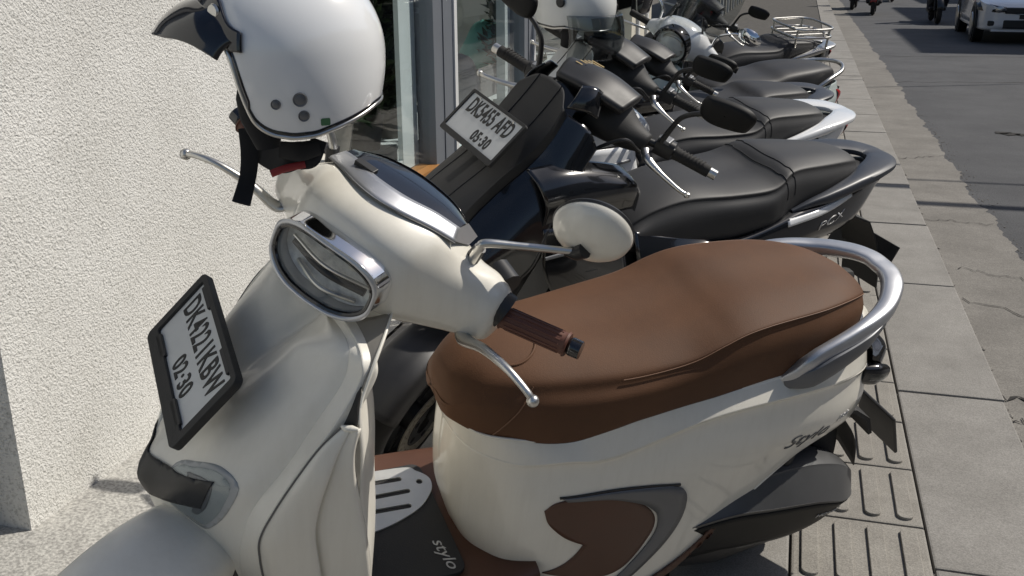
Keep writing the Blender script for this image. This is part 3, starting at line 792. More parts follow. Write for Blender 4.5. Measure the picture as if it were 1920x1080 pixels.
    # tail lamp, indicators, number plate bracket
    tl = surf('tail_lamp', mir([[(-.265, 0, .628), (-.262, .05, .626), (-.23, .094, .622)], [(-.318, 0, .615), (-.312, .045, .612), (-.262, .09, .606)], [(-.322, 0, .575), (-.314, .045, .574), (-.268, .088, .575)], [(-.285, 0, .55), (-.28, .045, .55), (-.245, .088, .555)]]), 14, 24, M['darklens'], T)
    for sg in (1, -1):
        X = Matrix.Diagonal((1, sg, 1, 1))
        ind = tube('indicator', [(-.215, .088, .585), (-.250, .094, .582), (-.285, .090, .578)], [.024, .026, .016], M['darklens'], T, 14, 18, X, [.016, .018, .012], (0, 0, 1), 3)
        tube('indicator_lens', [(-.225, .1095, .585), (-.255, .113, .583), (-.275, .106, .58)], [.008, .009, .005], M['lens'], ind, 10, 12, X, [.003, .003, .002], (0, 0, 1))
    mg = new('rear_fender', *_plank([(-.18, .47), (-.26, .455), (-.31, .42), (-.335, .37)], .06, .010, .02), M['matte'], T, 'auto')
    pl = box('number_plate', (-.055, -.004, -.065), (.075, .004, .065), M['black'], T, .003, axes((-.372, .045, .385), (0, 1, .02), (-.91, 0, -.41), (-.41, .0, -.91)) if 0 else axes((-.37, .045, .386), (0, 1, .03), (-.9, 0, .42), (.42, 0, .9)))
    # ---------------------------------------------------------------- floor
    fl = surf('floor_board', mir([[(.56, 0, .335), (.56, .12, .335), (.56, .185, .33), (.56, .197, .30), (.56, .19, .25)], [(.70, 0, .325), (.70, .13, .325), (.70, .205, .32), (.70, .217, .295), (.70, .21, .24)], [(.82, 0, .325), (.82, .14, .325), (.82, .215, .32), (.82, .227, .295), (.82, .22, .24)], [(.93, 0, .345), (.93, .14, .345), (.93, .225, .34), (.93, .24, .31), (.93, .23, .24)]]), 30, 48, M['brown'], T)
    skirt = [[(.62, .17, .30), (.62, .18, .26), (.60, .165, .2)], [(.45, .185, .262), (.45, .194, .225), (.45, .175, .17)], [(.33, .186, .212), (.33, .192, .19), (.33, .175, .16)]]
    for sg in (1, -1): surf('lower_cover', [[(a, b_ * sg, c) for a, b_, c in r] for r in skirt], 12, 10, M['brown'], T)
    mt = curve_mesh('floor_mat', [rrect(.235, .30, .02, 4, .815, -.0)], M['matte'], T, Matrix.Translation((0, 0, .332)), .004, .001)
    text('mat_lettering', 'stylo', .034, M['silverink'], mt, Matrix.Translation((.725, .10, .3378)) @ Matrix.Rotation(rad(97), 4, 'Z'), .0005, 1.2, .3)
    # drilled plate on the mat: outline with three slots and a screw hole
    o = [(.69, -.085), (.693, -.105), (.71, -.125), (.735, -.142), (.86, -.150), (.875, -.14), (.875, .0), (.86, .012), (.80, .002), (.735, -.025), (.70, -.06)]
    def slot(x0, x1, y0, y1, r=.0065):
        d = Vector((x1 - x0, y1 - y0)).normalized(); nn = Vector((-d.y, d.x)); out = []
        for (cx, cy, s0) in ((x1, y1, -90), (x0, y0, 90)):
            for k in range(7):
                a = rad(s0 + 180 * k / 6); out.append((cx + r * (d.x * math.cos(a) + nn.x * math.sin(a)), cy + r * (d.y * math.cos(a) + nn.y * math.sin(a))))
        return out
    curve_mesh('foot_plate', [[(p.x, p.y) for p in cr([(a, b_, 0) for a, b_ in o], 66, True)], slot(.752, .858, -.112, -.118), slot(.745, .858, -.075, -.078), slot(.755, .85, -.035, -.040), circ(.0075, 12, .713, -.094)], M['brushed'], T, Matrix.Translation((0, 0, .3385)), .0015, .0006)
    # ---------------------------------------------------------------- front apron
    K = [  # centre, inner rim, outer rim
        ((.905, 0, .918), (0.9487, 0.0500, 0.9148), (0.9391, 0.0900, 0.9356)),
        ((.965, 0, .868), (0.9473, 0.1300, 0.9337), (0.9352, 0.1600, 0.9417)),
        ((1.02, 0, .832), (0.9507, 0.1700, 0.9322), (0.9372, 0.2000, 0.9327)),
        ((1.083, 0, .789), (0.9634, 0.1880, 0.8930), (0.9440, 0.2130, 0.9061)),
        ((1.16, 0, .720), (1.0070, 0.1950, 0.8249), (0.9857, 0.2280, 0.8423)),
        ((1.226, 0, .654), (1.0509, 0.1950, 0.7471), (1.0345, 0.2300, 0.7714)),
        ((1.252, 0, .605), (1.0968, 0.1900, 0.6758), (1.0748, 0.2280, 0.6962)),
        ((1.242, 0, .570), (1.1175, 0.1850, 0.6107), (1.0980, 0.2250, 0.6376)),
        ((1.240, 0, .555), (1.1231, 0.1750, 0.5385), (1.0984, 0.2200, 0.5805)),
        ((1.232, 0, .548), (1.1147, 0.1650, 0.4160), (1.0894, 0.2150, 0.4737)),
    ]
    rows = []
    for i, (c, a, b_) in enumerate(K):
        c, a, b_ = Vector(c), Vector(a), Vector(b_)
        md = c.lerp(a, .55) + Vector((.026, 0, .012)) * (1 if 1 < i < 8 else .5)
        q = c.lerp(a, .22) + Vector((.008, 0, .004))
        md2 = c.lerp(a, .85) + Vector((.014, .004, .006))
        if i == 7: md = Vector((1.195, .085, .545)); q = Vector((1.232, .035, .568)); md2 = Vector((1.150, .145, .535))
        if i == 8: md = Vector((1.190, .100, .49)); q = Vector((1.234, .035, .552)); md2 = Vector((1.140, .145, .45))
        if i == 9: md = Vector((1.172, .118, .445)); q = Vector((1.228, .045, .537)); md2 = Vector((1.12, .15, .38))
        inn = b_ + Vector((-.022, -.004, -.006))
        rows.append([c, q, md, md2, a, a + (b_ - a) * .08, b_ + (a - b_) * .12, b_, inn])
    fr = mir(rows)
    ap = surf('front_apron', fr, 70, 90, M['pearl_dusty'], T, solid=.003)
    ag = grid(fr, 70, 90); at = bvh(ap)
    def onap(y, z, off=.0):
        h = at.ray_cast(Vector((2, y, z)), Vector((-1, 0, 0)))
        return (h[0] + h[1] * (off if h[1].x > 0 else -off)) if h[0] is not None else None
    seam = [p for p in (onap(0, z, .0004) for z in [.89 - .25 * k / 30 for k in range(31)]) if p is not None]
    tube('panel_seam', seam, .0011, M['greyink'], ap, 6, k=60)
    # black nose bar with the clear light units
    def apanel(name, pts, m, par, off, n=10, thick=.004, sm=4):
        b = bmesh.new(); O = cr([(a, c, 0) for a, c in pts], len(pts) * sm, True) if sm else [Vector((a, c, 0)) for a, c in pts]
        b.faces.new([b.verts.new((0, p.x, p.y)) for p in O]); bmesh.ops.triangulate(b, faces=b.faces)
        lo = min(v.co.y for v in b.verts); hi = max(v.co.y for v in b.verts); y = lo + .01
        while y < hi: bmesh.ops.bisect_plane(b, geom=b.verts[:] + b.edges[:] + b.faces[:], plane_co=(0, y, 0), plane_no=(0, 1, 0)); y += .01
        lo = min(v.co.z for v in b.verts); hi = max(v.co.z for v in b.verts); y = lo + .01
        while y < hi: bmesh.ops.bisect_plane(b, geom=b.verts[:] + b.edges[:] + b.faces[:], plane_co=(0, 0, y), plane_no=(0, 0, 1)); y += .01
        for v in b.verts:
            q = onap(v.co.y, v.co.z, off)
            if q is None:
                h = at.find_nearest(Vector((1.2, v.co.y, v.co.z))); q = h[0] + Vector((off, 0, 0))
            v.co = q
        bmesh.ops.recalc_face_normals(b, faces=b.faces)
        if sum(f.normal.x * f.calc_area() for f in b.faces) < 0: bmesh.ops.reverse_faces(b, faces=b.faces[:])
        o = frombm(name, b, m, par, 'auto'); d = o.modifiers.new('s', 'SOLIDIFY'); d.thickness = thick; d.offset = -1
        return o
    nb = apanel('nose_bar', [(-.098, .636), (-.05, .642), (0, .645), (.04, .654), (.08, .668), (.120, .684), (.143, .694), (.138, .660), (.130, .632), (.10, .617), (.065, .597), (.03, .581), (0, .574), (-.05, .576), (-.100, .586)], M['black'], T, .0065, thick=.003, sm=0)
    for sg in (1, -1):
        bz = apanel('position_lamp', [(sg * a, c) for a, c in ((.064, .672), (.10, .702), (.137, .716), (.172, .698), (.163, .638), (.134, .584), (.112, .580), (.066, .595), (.05, .604))], M['lampgrey'], T, .0025)
        apanel('lamp_lens', [(sg * a, c) for a, c in ((.070, .668), (.102, .694), (.136, .708), (.164, .694), (.156, .640), (.130, .592), (.112, .588), (.07, .600))], M['lens'], bz, .0052, thick=.002)
        apanel('lamp_strip', [(sg * a, c) for a, c in ((.10, .683), (.132, .691), (.144, .68), (.138, .64), (.122, .61), (.112, .61), (.124, .64), (.13, .672))], M['greymetal'], bz, .0040, thick=.001)
    # ---------------------------------------------------------------- leg shield: flank, pocket and inner panel
    sp = [
        ((0.9764, 0.2320, 0.8447), (0.9551, 0.2480, 0.8473)),
        ((1.0079, 0.2320, 0.8121), (0.9610, 0.2500, 0.8089)),
        ((1.0397, 0.2320, 0.7637), (0.9599, 0.2500, 0.7701)),
        ((1.0750, 0.2290, 0.6973), (0.9533, 0.2500, 0.7171)),
        ((1.0982, 0.2260, 0.6388), (0.9446, 0.2500, 0.6613)),
        ((1.0987, 0.2220, 0.5829), (0.9358, 0.2500, 0.6093)),
        ((1.0892, 0.2170, 0.5028), (0.9220, 0.2450, 0.4947)),
        ((1.0722, 0.2100, 0.3696), (0.9083, 0.2400, 0.3557)),
    ]
    for sg in (1, -1):
        rr = []
        for i, (a, b_) in enumerate(sp):
            a, b_ = Vector(a), Vector(b_); s = 1 if i > 1 else .4 * i; w_ = (.15, .55, 1)[min(i, 2)]
            r = [a, a.lerp(b_, .12) + Vector((0, .010 * w_, 0)), a.lerp(b_, .30) + Vector((0, .014 * w_, 0)), a.lerp(b_, .50) + Vector((0, .013 * w_, 0)), a.lerp(b_, .53) + Vector((0, .013 * w_ - .015 * s, 0)), a.lerp(b_, .62) + Vector((0, .004 * w_, 0)), a.lerp(b_, .92) + Vector((0, .006 * w_, 0)), b_, b_ + Vector((-.004, -.014 * w_, 0))]
            rr.append([(p.x, p.y * sg, p.z) for p in r])
        tube('pocket_lip', [Vector(rr[0][0]), Vector(rr[0][2]), Vector(rr[0][5]), Vector(rr[0][7])], [.003, .0055, .0055, .003], M['pearl'], T, 12, 30)
        lsh = surf('leg_shield', rr, 40, 40, M['pearl'], T, solid=.003)
        tube('panel_seam', [Vector((a[0], a[1] * sg, a[2])) + Vector((.001, .0025 * sg, .0005)) for a, _ in sp], .0016, M['greyink'], lsh, 6, k=60)
        pk = [(0.9437, 0.2120, 0.9052), (0.9626, 0.2220, 0.8797), (0.9759, 0.2300, 0.8428), (0.9545, 0.2460, 0.8454), (0.9539, 0.2400, 0.8775), (0.9443, 0.2260, 0.8995)]
        pk = [Vector((p[0], (p[1] - .006) * sg, p[2])) for p in pk]
        new('pocket', pk + [p + Vector((-.01, -.03 * sg, 0)) for p in pk], [(0, 1, 2, 3, 4, 5), (11, 10, 9, 8, 7, 6)] + [(i, (i + 1) % 6, 6 + (i + 1) % 6, 6 + i) for i in range(6)], M['black'], T, False)
        # shoulder between apron rim and inner panel, then the rider side panel
        A = [[(0.9354, 0.0950, 0.9344), (0.9030, 0.1050, 0.9400), (.873, .130, .962)], [(0.9341, 0.1620, 0.9410), (0.9130, 0.1680, 0.9435), (0.8953, 0.1680, 0.9522)], [(0.9372, 0.2000, 0.9327), (0.9272, 0.2050, 0.9265), (0.9210, 0.2050, 0.9333)], [(0.9440, 0.2130, 0.9061), (0.9431, 0.2220, 0.8990), (0.9418, 0.2260, 0.8990)]]
        surf('shoulder', [[(p[0] - (.005 if q == 0 else 0), (p[1] - (.010 if q == 0 else 0)) * sg, p[2] - (.006 if q == 0 else 0)) for q, p in enumerate(r)] for r in A], 16, 12, M['taupe'], T, solid=.002)
        e = [(.873, .130, .963), (0.8953, 0.1680, 0.9522), (0.9210, 0.2050, 0.9333), (0.9421, 0.2270, 0.8978), (0.9508, 0.2400, 0.8820)]
        tube('inner_edge', [(p[0], p[1] * sg, p[2]) for p in e], [.0015, .0028, .0028, .0022, .0015], M['pearl'], T, 10, 40)
    IP = [[(.86, 0, .985), (.865, .07, .98), (.873, .128, .962)], [(.895, 0, .88), (.90, .1, .885), (.945, .222, .885)], [(.895, 0, .78), (.895, .13, .78), (.948, .246, .79)], [(.89, 0, .66), (.89, .13, .66), (.945, .245, .67)], [(.885, 0, .52), (.885, .13, .52), (.925, .245, .53)], [(.90, 0, .35), (.90, .13, .35), (.915, .235, .35)]]
    surf('inner_panel', mir(IP), 30, 24, M['pearl_dusty'], T, solid=.003)
    # ---------------------------------------------------------------- front plate and frame
    ct, snt = math.cos(.73), math.sin(.73)
    FX = axes((1.156, 0, .831), (0, 1, 0), (-snt, 0, ct), (ct, 0, snt))
    fo = rrect(.290, .152, .012); fi = rrect(.262, .118, .004, cy=.008)
    fr_ = curve_mesh('plate_frame', [fo, fi], M['matte'], T, FX, .006, .0012)
    box('frame_back', (-.142, -.073, -.0075), (.142, .073, -.0045), M['matte'], fr_, .001, FX)
    for a, b_ in ((-.085, .008), (.085, .008)):
        box('frame_clip', (a - .03, -.058, .002), (a + .03, -.046, .0072), M['black'], fr_, .001, FX)
        box('frame_clip', (a - .03, .06, .002), (a + .03, .068, .0072), M['black'], fr_, .001, FX)
    np_ = box('number_plate', (-.131, -.051, -.0025), (.131, .067, .0015), M['plate'], T, .0006, FX)
    text('plate_number', 'DK4221KBW', .060, M['ink'], np_, FX @ Matrix.Translation((-.002, .027, .0018)), .0006, .66, off=.0010, sp=1.08)
    for a in (-.085, .085): lathe('plate_bolt', [(0, .0022), (.003, .002), (.0045, 0)], M['alu'], np_, 12, FX @ Matrix.Translation((a, .0605, .0015)))
    text('plate_expiry', '02·30', .046, M['ink'], np_, FX @ Matrix.Translation((.020, -.027, .0018)), .0006, .80, off=.0010, sp=1.08)
    tube('plate_bracket', [(1.10, .03, .76), (1.145, .03, .815)], .012, M['black'], T, 10)
    # ---------------------------------------------------------------- front wheel, fork and fender (steered)
    ax = Vector((.425, 0, -.765))
    rows = []
    for k in range(13):
        a = rad(-28 + 205 * k / 12); rr = .305 if k else .297
        c, s = math.cos(a), math.sin(a); wd = .088 * (.62 + .38 * math.sin(math.pi * (k + .8) / 13.6))
        dro = .055
        rows.append([(ax.x + rr * c, 0, ax.z + rr * s), (ax.x + (rr - .005) * c, wd * .55, ax.z + (rr - .005) * s), (ax.x + (rr - .024) * c, wd * .95, ax.z + (rr - .024) * s), (ax.x + (rr - .065) * c, wd * 1.06, ax.z + (rr - .065) * s), (ax.x + (rr - .085 - dro * .3) * c, wd * 1.02, ax.z + (rr - .085) * s)])
    surf('front_fender', [[ST_R @ Vector(p) for p in r] for r in mir(rows)], 64, 40, M['pearl_dusty'], T, solid=.003)
    wheel(T, ax, .255, .105, ST_R, disc=-1)
    for sg in (1, -1):
        tube('fork_leg', [ST_R @ Vector((.425, .075 * sg, -.78)), ST_R @ Vector((.16, .075 * sg, -.30))], .021, M['black'], T, 12)
    # ---------------------------------------------------------------- handlebar cover
    def sec(y, f, bk, tp, bt, p=2.6, n=40):
        o = []; cx, cz = (f + bk) / 2, (tp + bt) / 2
        for k in range(n):
            a = 2 * math.pi * k / n; c, s = math.cos(a), math.sin(a)
            c = math.copysign(abs(c) ** (2 / p), c); s = math.copysign(abs(s) ** (2 / p), s)
            x = cx + (f - bk) / 2 * c; z = cz + (tp - bt) / 2 * s
            if s > 0: z -= max(0, .030 - x) * .50 * (s ** .5) * max(0, 1 - (abs(y) / .19) ** 3)
            o.append(ST_R @ Vector((x, y, z)))
        return o
    Ys = [(.222, -.012, -.062, -.010, -.076, 2.0), (.214, .004, -.076, .006, -.092, 2.1), (.185, .020, -.085, .022, -.098, 2.2), (.15, .050, -.092, .044, -.098, 2.3), (.12, .080, -.092, .068, -.094, 2.5), (.095, .104, -.09, .080, -.088, 2.8), (.05, .118, -.085, .089, -.083, 3.2), (0, .120, -.082, .092, -.081, 3.2)]
    rows = [sec(*q) for q in Ys] + [sec(-q[0], *q[1:]) for q in reversed(Ys[:-1])]
    hc = surf('handlebar_cover', rows, 90, 72, M['pearl'], T, cv=True, caps=True)
    # meter: silver rim and dark visor, lying on the top rear of the cover
    def arc(y, sc_, z0):   # plan outline of the meter hood
        return y
    rim_o = []; rim_i = []; vis = []
    fo_ = [(.010, .122, .070), (.034, .085, .085), (.056, .040, .0935), (.063, 0, .0955)]
    fin = [(-.012, .112, .079), (.008, .076, .094), (.026, .036, .101), (.031, 0, .103)]
    bk_ = [(-.052, .108, .066), (-.060, .072, .076), (-.064, .036, .080), (-.066, 0, .081)]
    bb = [(-.085, .118, .030), (-.092, .075, .034), (-.095, .036, .036), (-.096, 0, .036)]
    ff = lambda L: L + [(x, -y, z) for x, y, z in reversed(L[:-1])]
    mr_ = surf('meter_rim', [[ST_R @ Vector(p) for p in ff(fo_)], [ST_R @ (Vector(p) + Vector((0, 0, .002))) for p in ff(fo_)], [ST_R @ Vector(p) for p in ff(fin)]], 10, 40, M['silver'], T, solid=.003)
    e0 = [ff(fo_)[0], ff(fin)[0], ff(bk_)[0], ff(bb)[0]]
    mv = surf('meter_visor', [[ST_R @ Vector(p) for p in ff(fin)], [ST_R @ ((Vector(a) + Vector(b_)) / 2 + Vector((0, 0, .004))) for a, b_ in zip(ff(fin), ff(bk_))], [ST_R @ Vector(p) for p in ff(bk_)], [ST_R @ Vector(p) for p in ff(bk_)], [ST_R @ Vector(p) for p in ff(bb)]], 20, 40, M['gloss'], T)
    sd1 = [(.010, .122, .070), (-.012, .112, .079), (-.052, .108, .066), (-.085, .118, .030), (-.04, .126, .04)]
    for sg in (1, -1): new('meter_side', [ST_R @ Vector((x, y * sg, z)) for x, y, z in sd1], [(0, 1, 2, 3, 4)], M['silver'], mr_, False)
    box('meter_slot', (.012, -.072, .095), (.026, -.036, .1035), M['black'], mr_, .001, ST_R)
    tube('cover_seam', [ST_R @ (Vector(p) + Vector((.003, .002 if p[1] > 0 else -.002, -.001))) for p in ff(fo_)], .0014, M['greyink'], hc, 6, k=60)
    # headlight
    def ring(sc_, x, n=48):
        o = []
        for k in range(n):
            a = 2 * math.pi * k / n; c, s = math.cos(a), math.sin(a); p = 4.2
            yy = .097 * math.copysign(abs(c) ** (2 / p), c); zz = .0545 * math.copysign(abs(s) ** (2 / p), s)
            zz *= 1 - .26 * (abs(yy) / .097) ** 3
            ins = (1 - sc_) * .07
            yy -= math.copysign(min(abs(yy), ins), yy); zz -= math.copysign(min(abs(zz), ins), zz)
            o.append(ST_R @ Vector((x - .03 * (yy / .097) ** 2 * .5 - .14 * (zz + .004), yy - .004, zz - .004)))
        return o
    hb = surf('headlight_bezel', [ring(1.0, .098), ring(1.02, .100), ring(1.02, .100), ring(1.03, .152), ring(1.01, .163), ring(1.0, .1655)], 40, 96, M['chrome'], T, cv=True)
    surf('bezel_lip', [ring(1.0, .1655), ring(.97, .167), ring(.93, .1655), ring(.90, .159), ring(.90, .130)], 20, 96, M['silver'], hb, cv=True)
    def disc_(name, sc_, x, m, par, dome=0.):
        r = ring(sc_, x); c = sum(r, Vector()) / len(r)
        rows_ = [[c.lerp(p, t) + (ST_R.to_3x3() @ Vector((dome * (1 - t * t), 0, 0))) for p in r] for t in (.001, .35, .7, 1)]
        return surf(name, rows_, 10, 96, m, par, cv=True)
    hl = disc_('headlight', .89, .134, M['reflector'], T, -.004)
    disc_('headlight_lens', .90, .158, M['lens'], hl, .004)
    tube('lens_ring', [p for p in ring(.90, .161)] + [ring(.90, .161)[0]], .0045, M['darklens'], hl, 8, k=120)
    for zz, h_, m_ in ((-.004, .0065, 'black'),):
        tube('light_bar', [ST_R @ Vector((.136, -.068, zz + .004)), ST_R @ Vector((.150, 0, zz)), ST_R @ Vector((.136, .068, zz - .002))], h_, M[m_], hl, 10, 24)
    tube('light_bar', [ST_R @ Vector((.136, -.072, .008)), ST_R @ Vector((.152, 0, .007)), ST_R @ Vector((.136, .072, .006))], .0028, M['alu'], hl, 8, 24)
    tube('light_bar', [ST_R @ Vector((.134, -.056, -.030)), ST_R @ Vector((.150, 0, -.036)), ST_R @ Vector((.134, .056, -.034))], .004, M['alu'], hl, 8, 24)
    # grips, levers, switch, mirrors
    for sg in (1, -1):
        a, b_ = Vector((-.036, .224 * sg, -.037)), Vector((-.047, .338 * sg, -.018))
        gp = [a.lerp(b_, t) for t in (0, .02, .06, .5, .93, .97, 1)]
        gr = tube('grip', [ST_R @ p for p in gp], [.017, .021, .018, .0175, .018, .021, .019], M['grip'], T, 24, 50)
        dirn = (b_ - a).normalized(); n1 = dirn.orthogonal().normalized(); n2 = dirn.cross(n1)
        for k in range(14):
            an = 2 * math.pi * k / 14; q = n1 * math.cos(an) * .0178 + n2 * math.sin(an) * .0178
            tube('grip_ridge', [ST_R @ (a.lerp(b_, .10) + q), ST_R @ (a.lerp(b_, .90) + q)], .0015, M['grip'], gr, 6)
        tube('bar_end', [ST_R @ b_, ST_R @ (b_ + dirn * .006), ST_R @ (b_ + dirn * .022)], [.012, .0155, .0150], M['gloss'], gr, 20, 12)
        tube('switch_box', [ST_R @ Vector((-.038, .205 * sg, -.025)), ST_R @ Vector((-.042, .226 * sg, -.030))], .030, M['black'], T, 16)
        tube('switch_cube', [ST_R @ Vector((-.085, .170 * sg, -.002)), ST_R @ Vector((-.070, .205 * sg, -.004))], .022, M['black'], T, 10)
        lv = tube('brake_lever', [ST_R @ Vector(p) for p in lever_pts(sg)], [.008, .009, .0072, .0058, .0055, .0055], M['alu'], T, 12, 60, None, [.014, .013, .009, .007, .006, .006])
        bl = Vector(lever_pts(sg)[-1]); lathe('lever_ball', [(0, -.0098)] + [(.0098 * math.cos(rad(q)), .0098 * math.sin(rad(q))) for q in range(-70, 71, 20)] + [(0, .0098)], M['alu'], lv, 16, ST_R @ Matrix.Translation(bl))
        if sg > 0:
            stp = [(-.02, .146, .026), (-.02, .151, .060), (-.024, .157, .074), (-.055, .199, .083), (-.093, .255, .095), (-.108, .274, .099)]; mc = Vector((-.126, .275, .127))
        else:
            stp = [(-.03, -.143, .030), (-.03, -.150, .062), (-.03, -.17, .09), (-.035, -.20, .12)]; mc = None
        ms = tube('mirror_stem', [ST_R @ Vector(p) for p in stp], [.0075, .0075, .007, .006, .0055, .0055], M['alu'], T, 12, 50)
        tube('stem_boot', [ST_R @ Vector((-.03, .140 * sg, .02)), ST_R @ Vector((-.03, .149 * sg, .056))], [.013, .010], M['black'], ms, 14)
        if mc is not None:
            XX = ST_R @ look(mc, (.92, .30, -.30), (.30, -.30, 1)) @ Matrix.Diagonal((1.06, 1.06, 1.06, 1))
            sh = lathe('mirror_shell', [(0, .024), (.015, .0235), (.032, .020), (.048, .0125), (.058, .003), (.0605, -.004), (.0605, -.009), (.057, -.010)], M['pearl'], T, 48, XX)
            lathe('mirror_glass', [(.0575, -.0085), (.03, -.0085), (0, -.0085)], M['mirror'], sh, 40, XX)
            lathe('mirror_rim', [(.061, -.005), (.0625, -.009), (.0605, -.0125), (.057, -.0105)], M['black'], sh, 48, XX)
            tube('mirror_knuckle', [ST_R @ Vector((-.098, .255, .090)), ST_R @ Vector((-.104, .272, .097)), ST_R @ Vector((-.103, .282, .110))], [.006, .012, .013], M['black'], sh, 12, 16)
    # steering column boot
    tube('steering_boot', [ST_R @ Vector((-.02, 0, -.07)), ST_R @ Vector((.03, 0, -.17))], [.075, .06], M['black'], T, 20)
    # ---------------------------------------------------------------- rear wheel and power unit
    wheel(T, (-.05, 0, .258), .260, .125)
    cv = [(.26, .15, .36, .185, .33, .19), (.13, .165, .405, .205, .365, .215), (.02, .16, .418, .210, .358, .212), (-.10, .148, .402, .205, .338, .205), (-.20, .135, .365, .188, .300, .21), (-.262, .12, .318, .150, .272, .225), (-.272, .10, .300, .125, .262, .235)]
    rows = []
    for x, y0, z0, y1, z1, z2 in cv:
        rows.append([(x, .06, z0 - .02), (x, y0 * .7, z0 - .002), (x, y0, z0), (x, y0 + .01, z0 - .008), (x, y1 - .004, z1 + .004), (x, y1, z1 - .001), (x, y1 - .002, z1 - .008), (x, y1 - .03, z2 + .012), (x, y1 - .045, z2), (x, .06, z2 + .01)])
    ac = surf('air_cleaner', rows, 44, 80, M['cvtgrey'], T, caps=True)
    act = [bvh(ac)]
    snap_strip('cover_panel', [(.25, .322), (.13, .356), (.02, .349), (-.10, .329), (-.20, .291), (-.262, .262)], [(.25, .20), (.13, .222), (.02, .220), (-.10, .213), (-.20, .218), (-.258, .234)], act, M['deadblack'], ac, .002, 1, 50, .002, 8)
    snap_text('cover_lettering', 'HONDA', .019, -.175, .262, rad(-10), act, M['silverink'], ac, 1.3, 0, .0045)
    tube('swing_case', [(.28, .10, .22), (.1, .12, .235), (-.06, .12, .235)], [.06, .085, .07], M['black'], T, 16, 24, None, [.05, .06, .05], (0, 0, 1), 2.6)
    for sg in (1,):
        tube('rear_shock', [(.0, .14 * sg, .30), (-.06, .12 * sg, .52)], .022, M['black'], T, 12)
    tube('muffler', [(.05, -.16, .22), (-.1, -.18, .25), (-.3, -.185, .30)], [.03, .06, .055], M['black'], T, 18, 30)
    hug = []
    for k in range(9):
        a = rad(60 + 110 * k / 8); hug.append([(-.05 + .285 * math.cos(a), y, .235 + .285 * math.sin(a) - abs(y) * .25) for y in (-.075, -.04, 0, .04, .075)])
    surf('rear_hugger', hug, 24, 10, M['matte'], T, solid=.003)
    tube('side_stand', [(.33, .12, .17), (.37, .20, .06), (.42, .24, .082)], .011, M['black'], T, 10, 20)
    return root

# ================================================================== large scooters of the second kind
def steer_frame(deg, xh=.842, zh=1.006, rake=26.5):
    a = Vector((-math.sin(rad(rake)), 0, math.cos(rad(rake))))
    m = Matrix.Rotation(rad(deg), 4, a); m.translation = Vector((xh, 0, zh)); return m

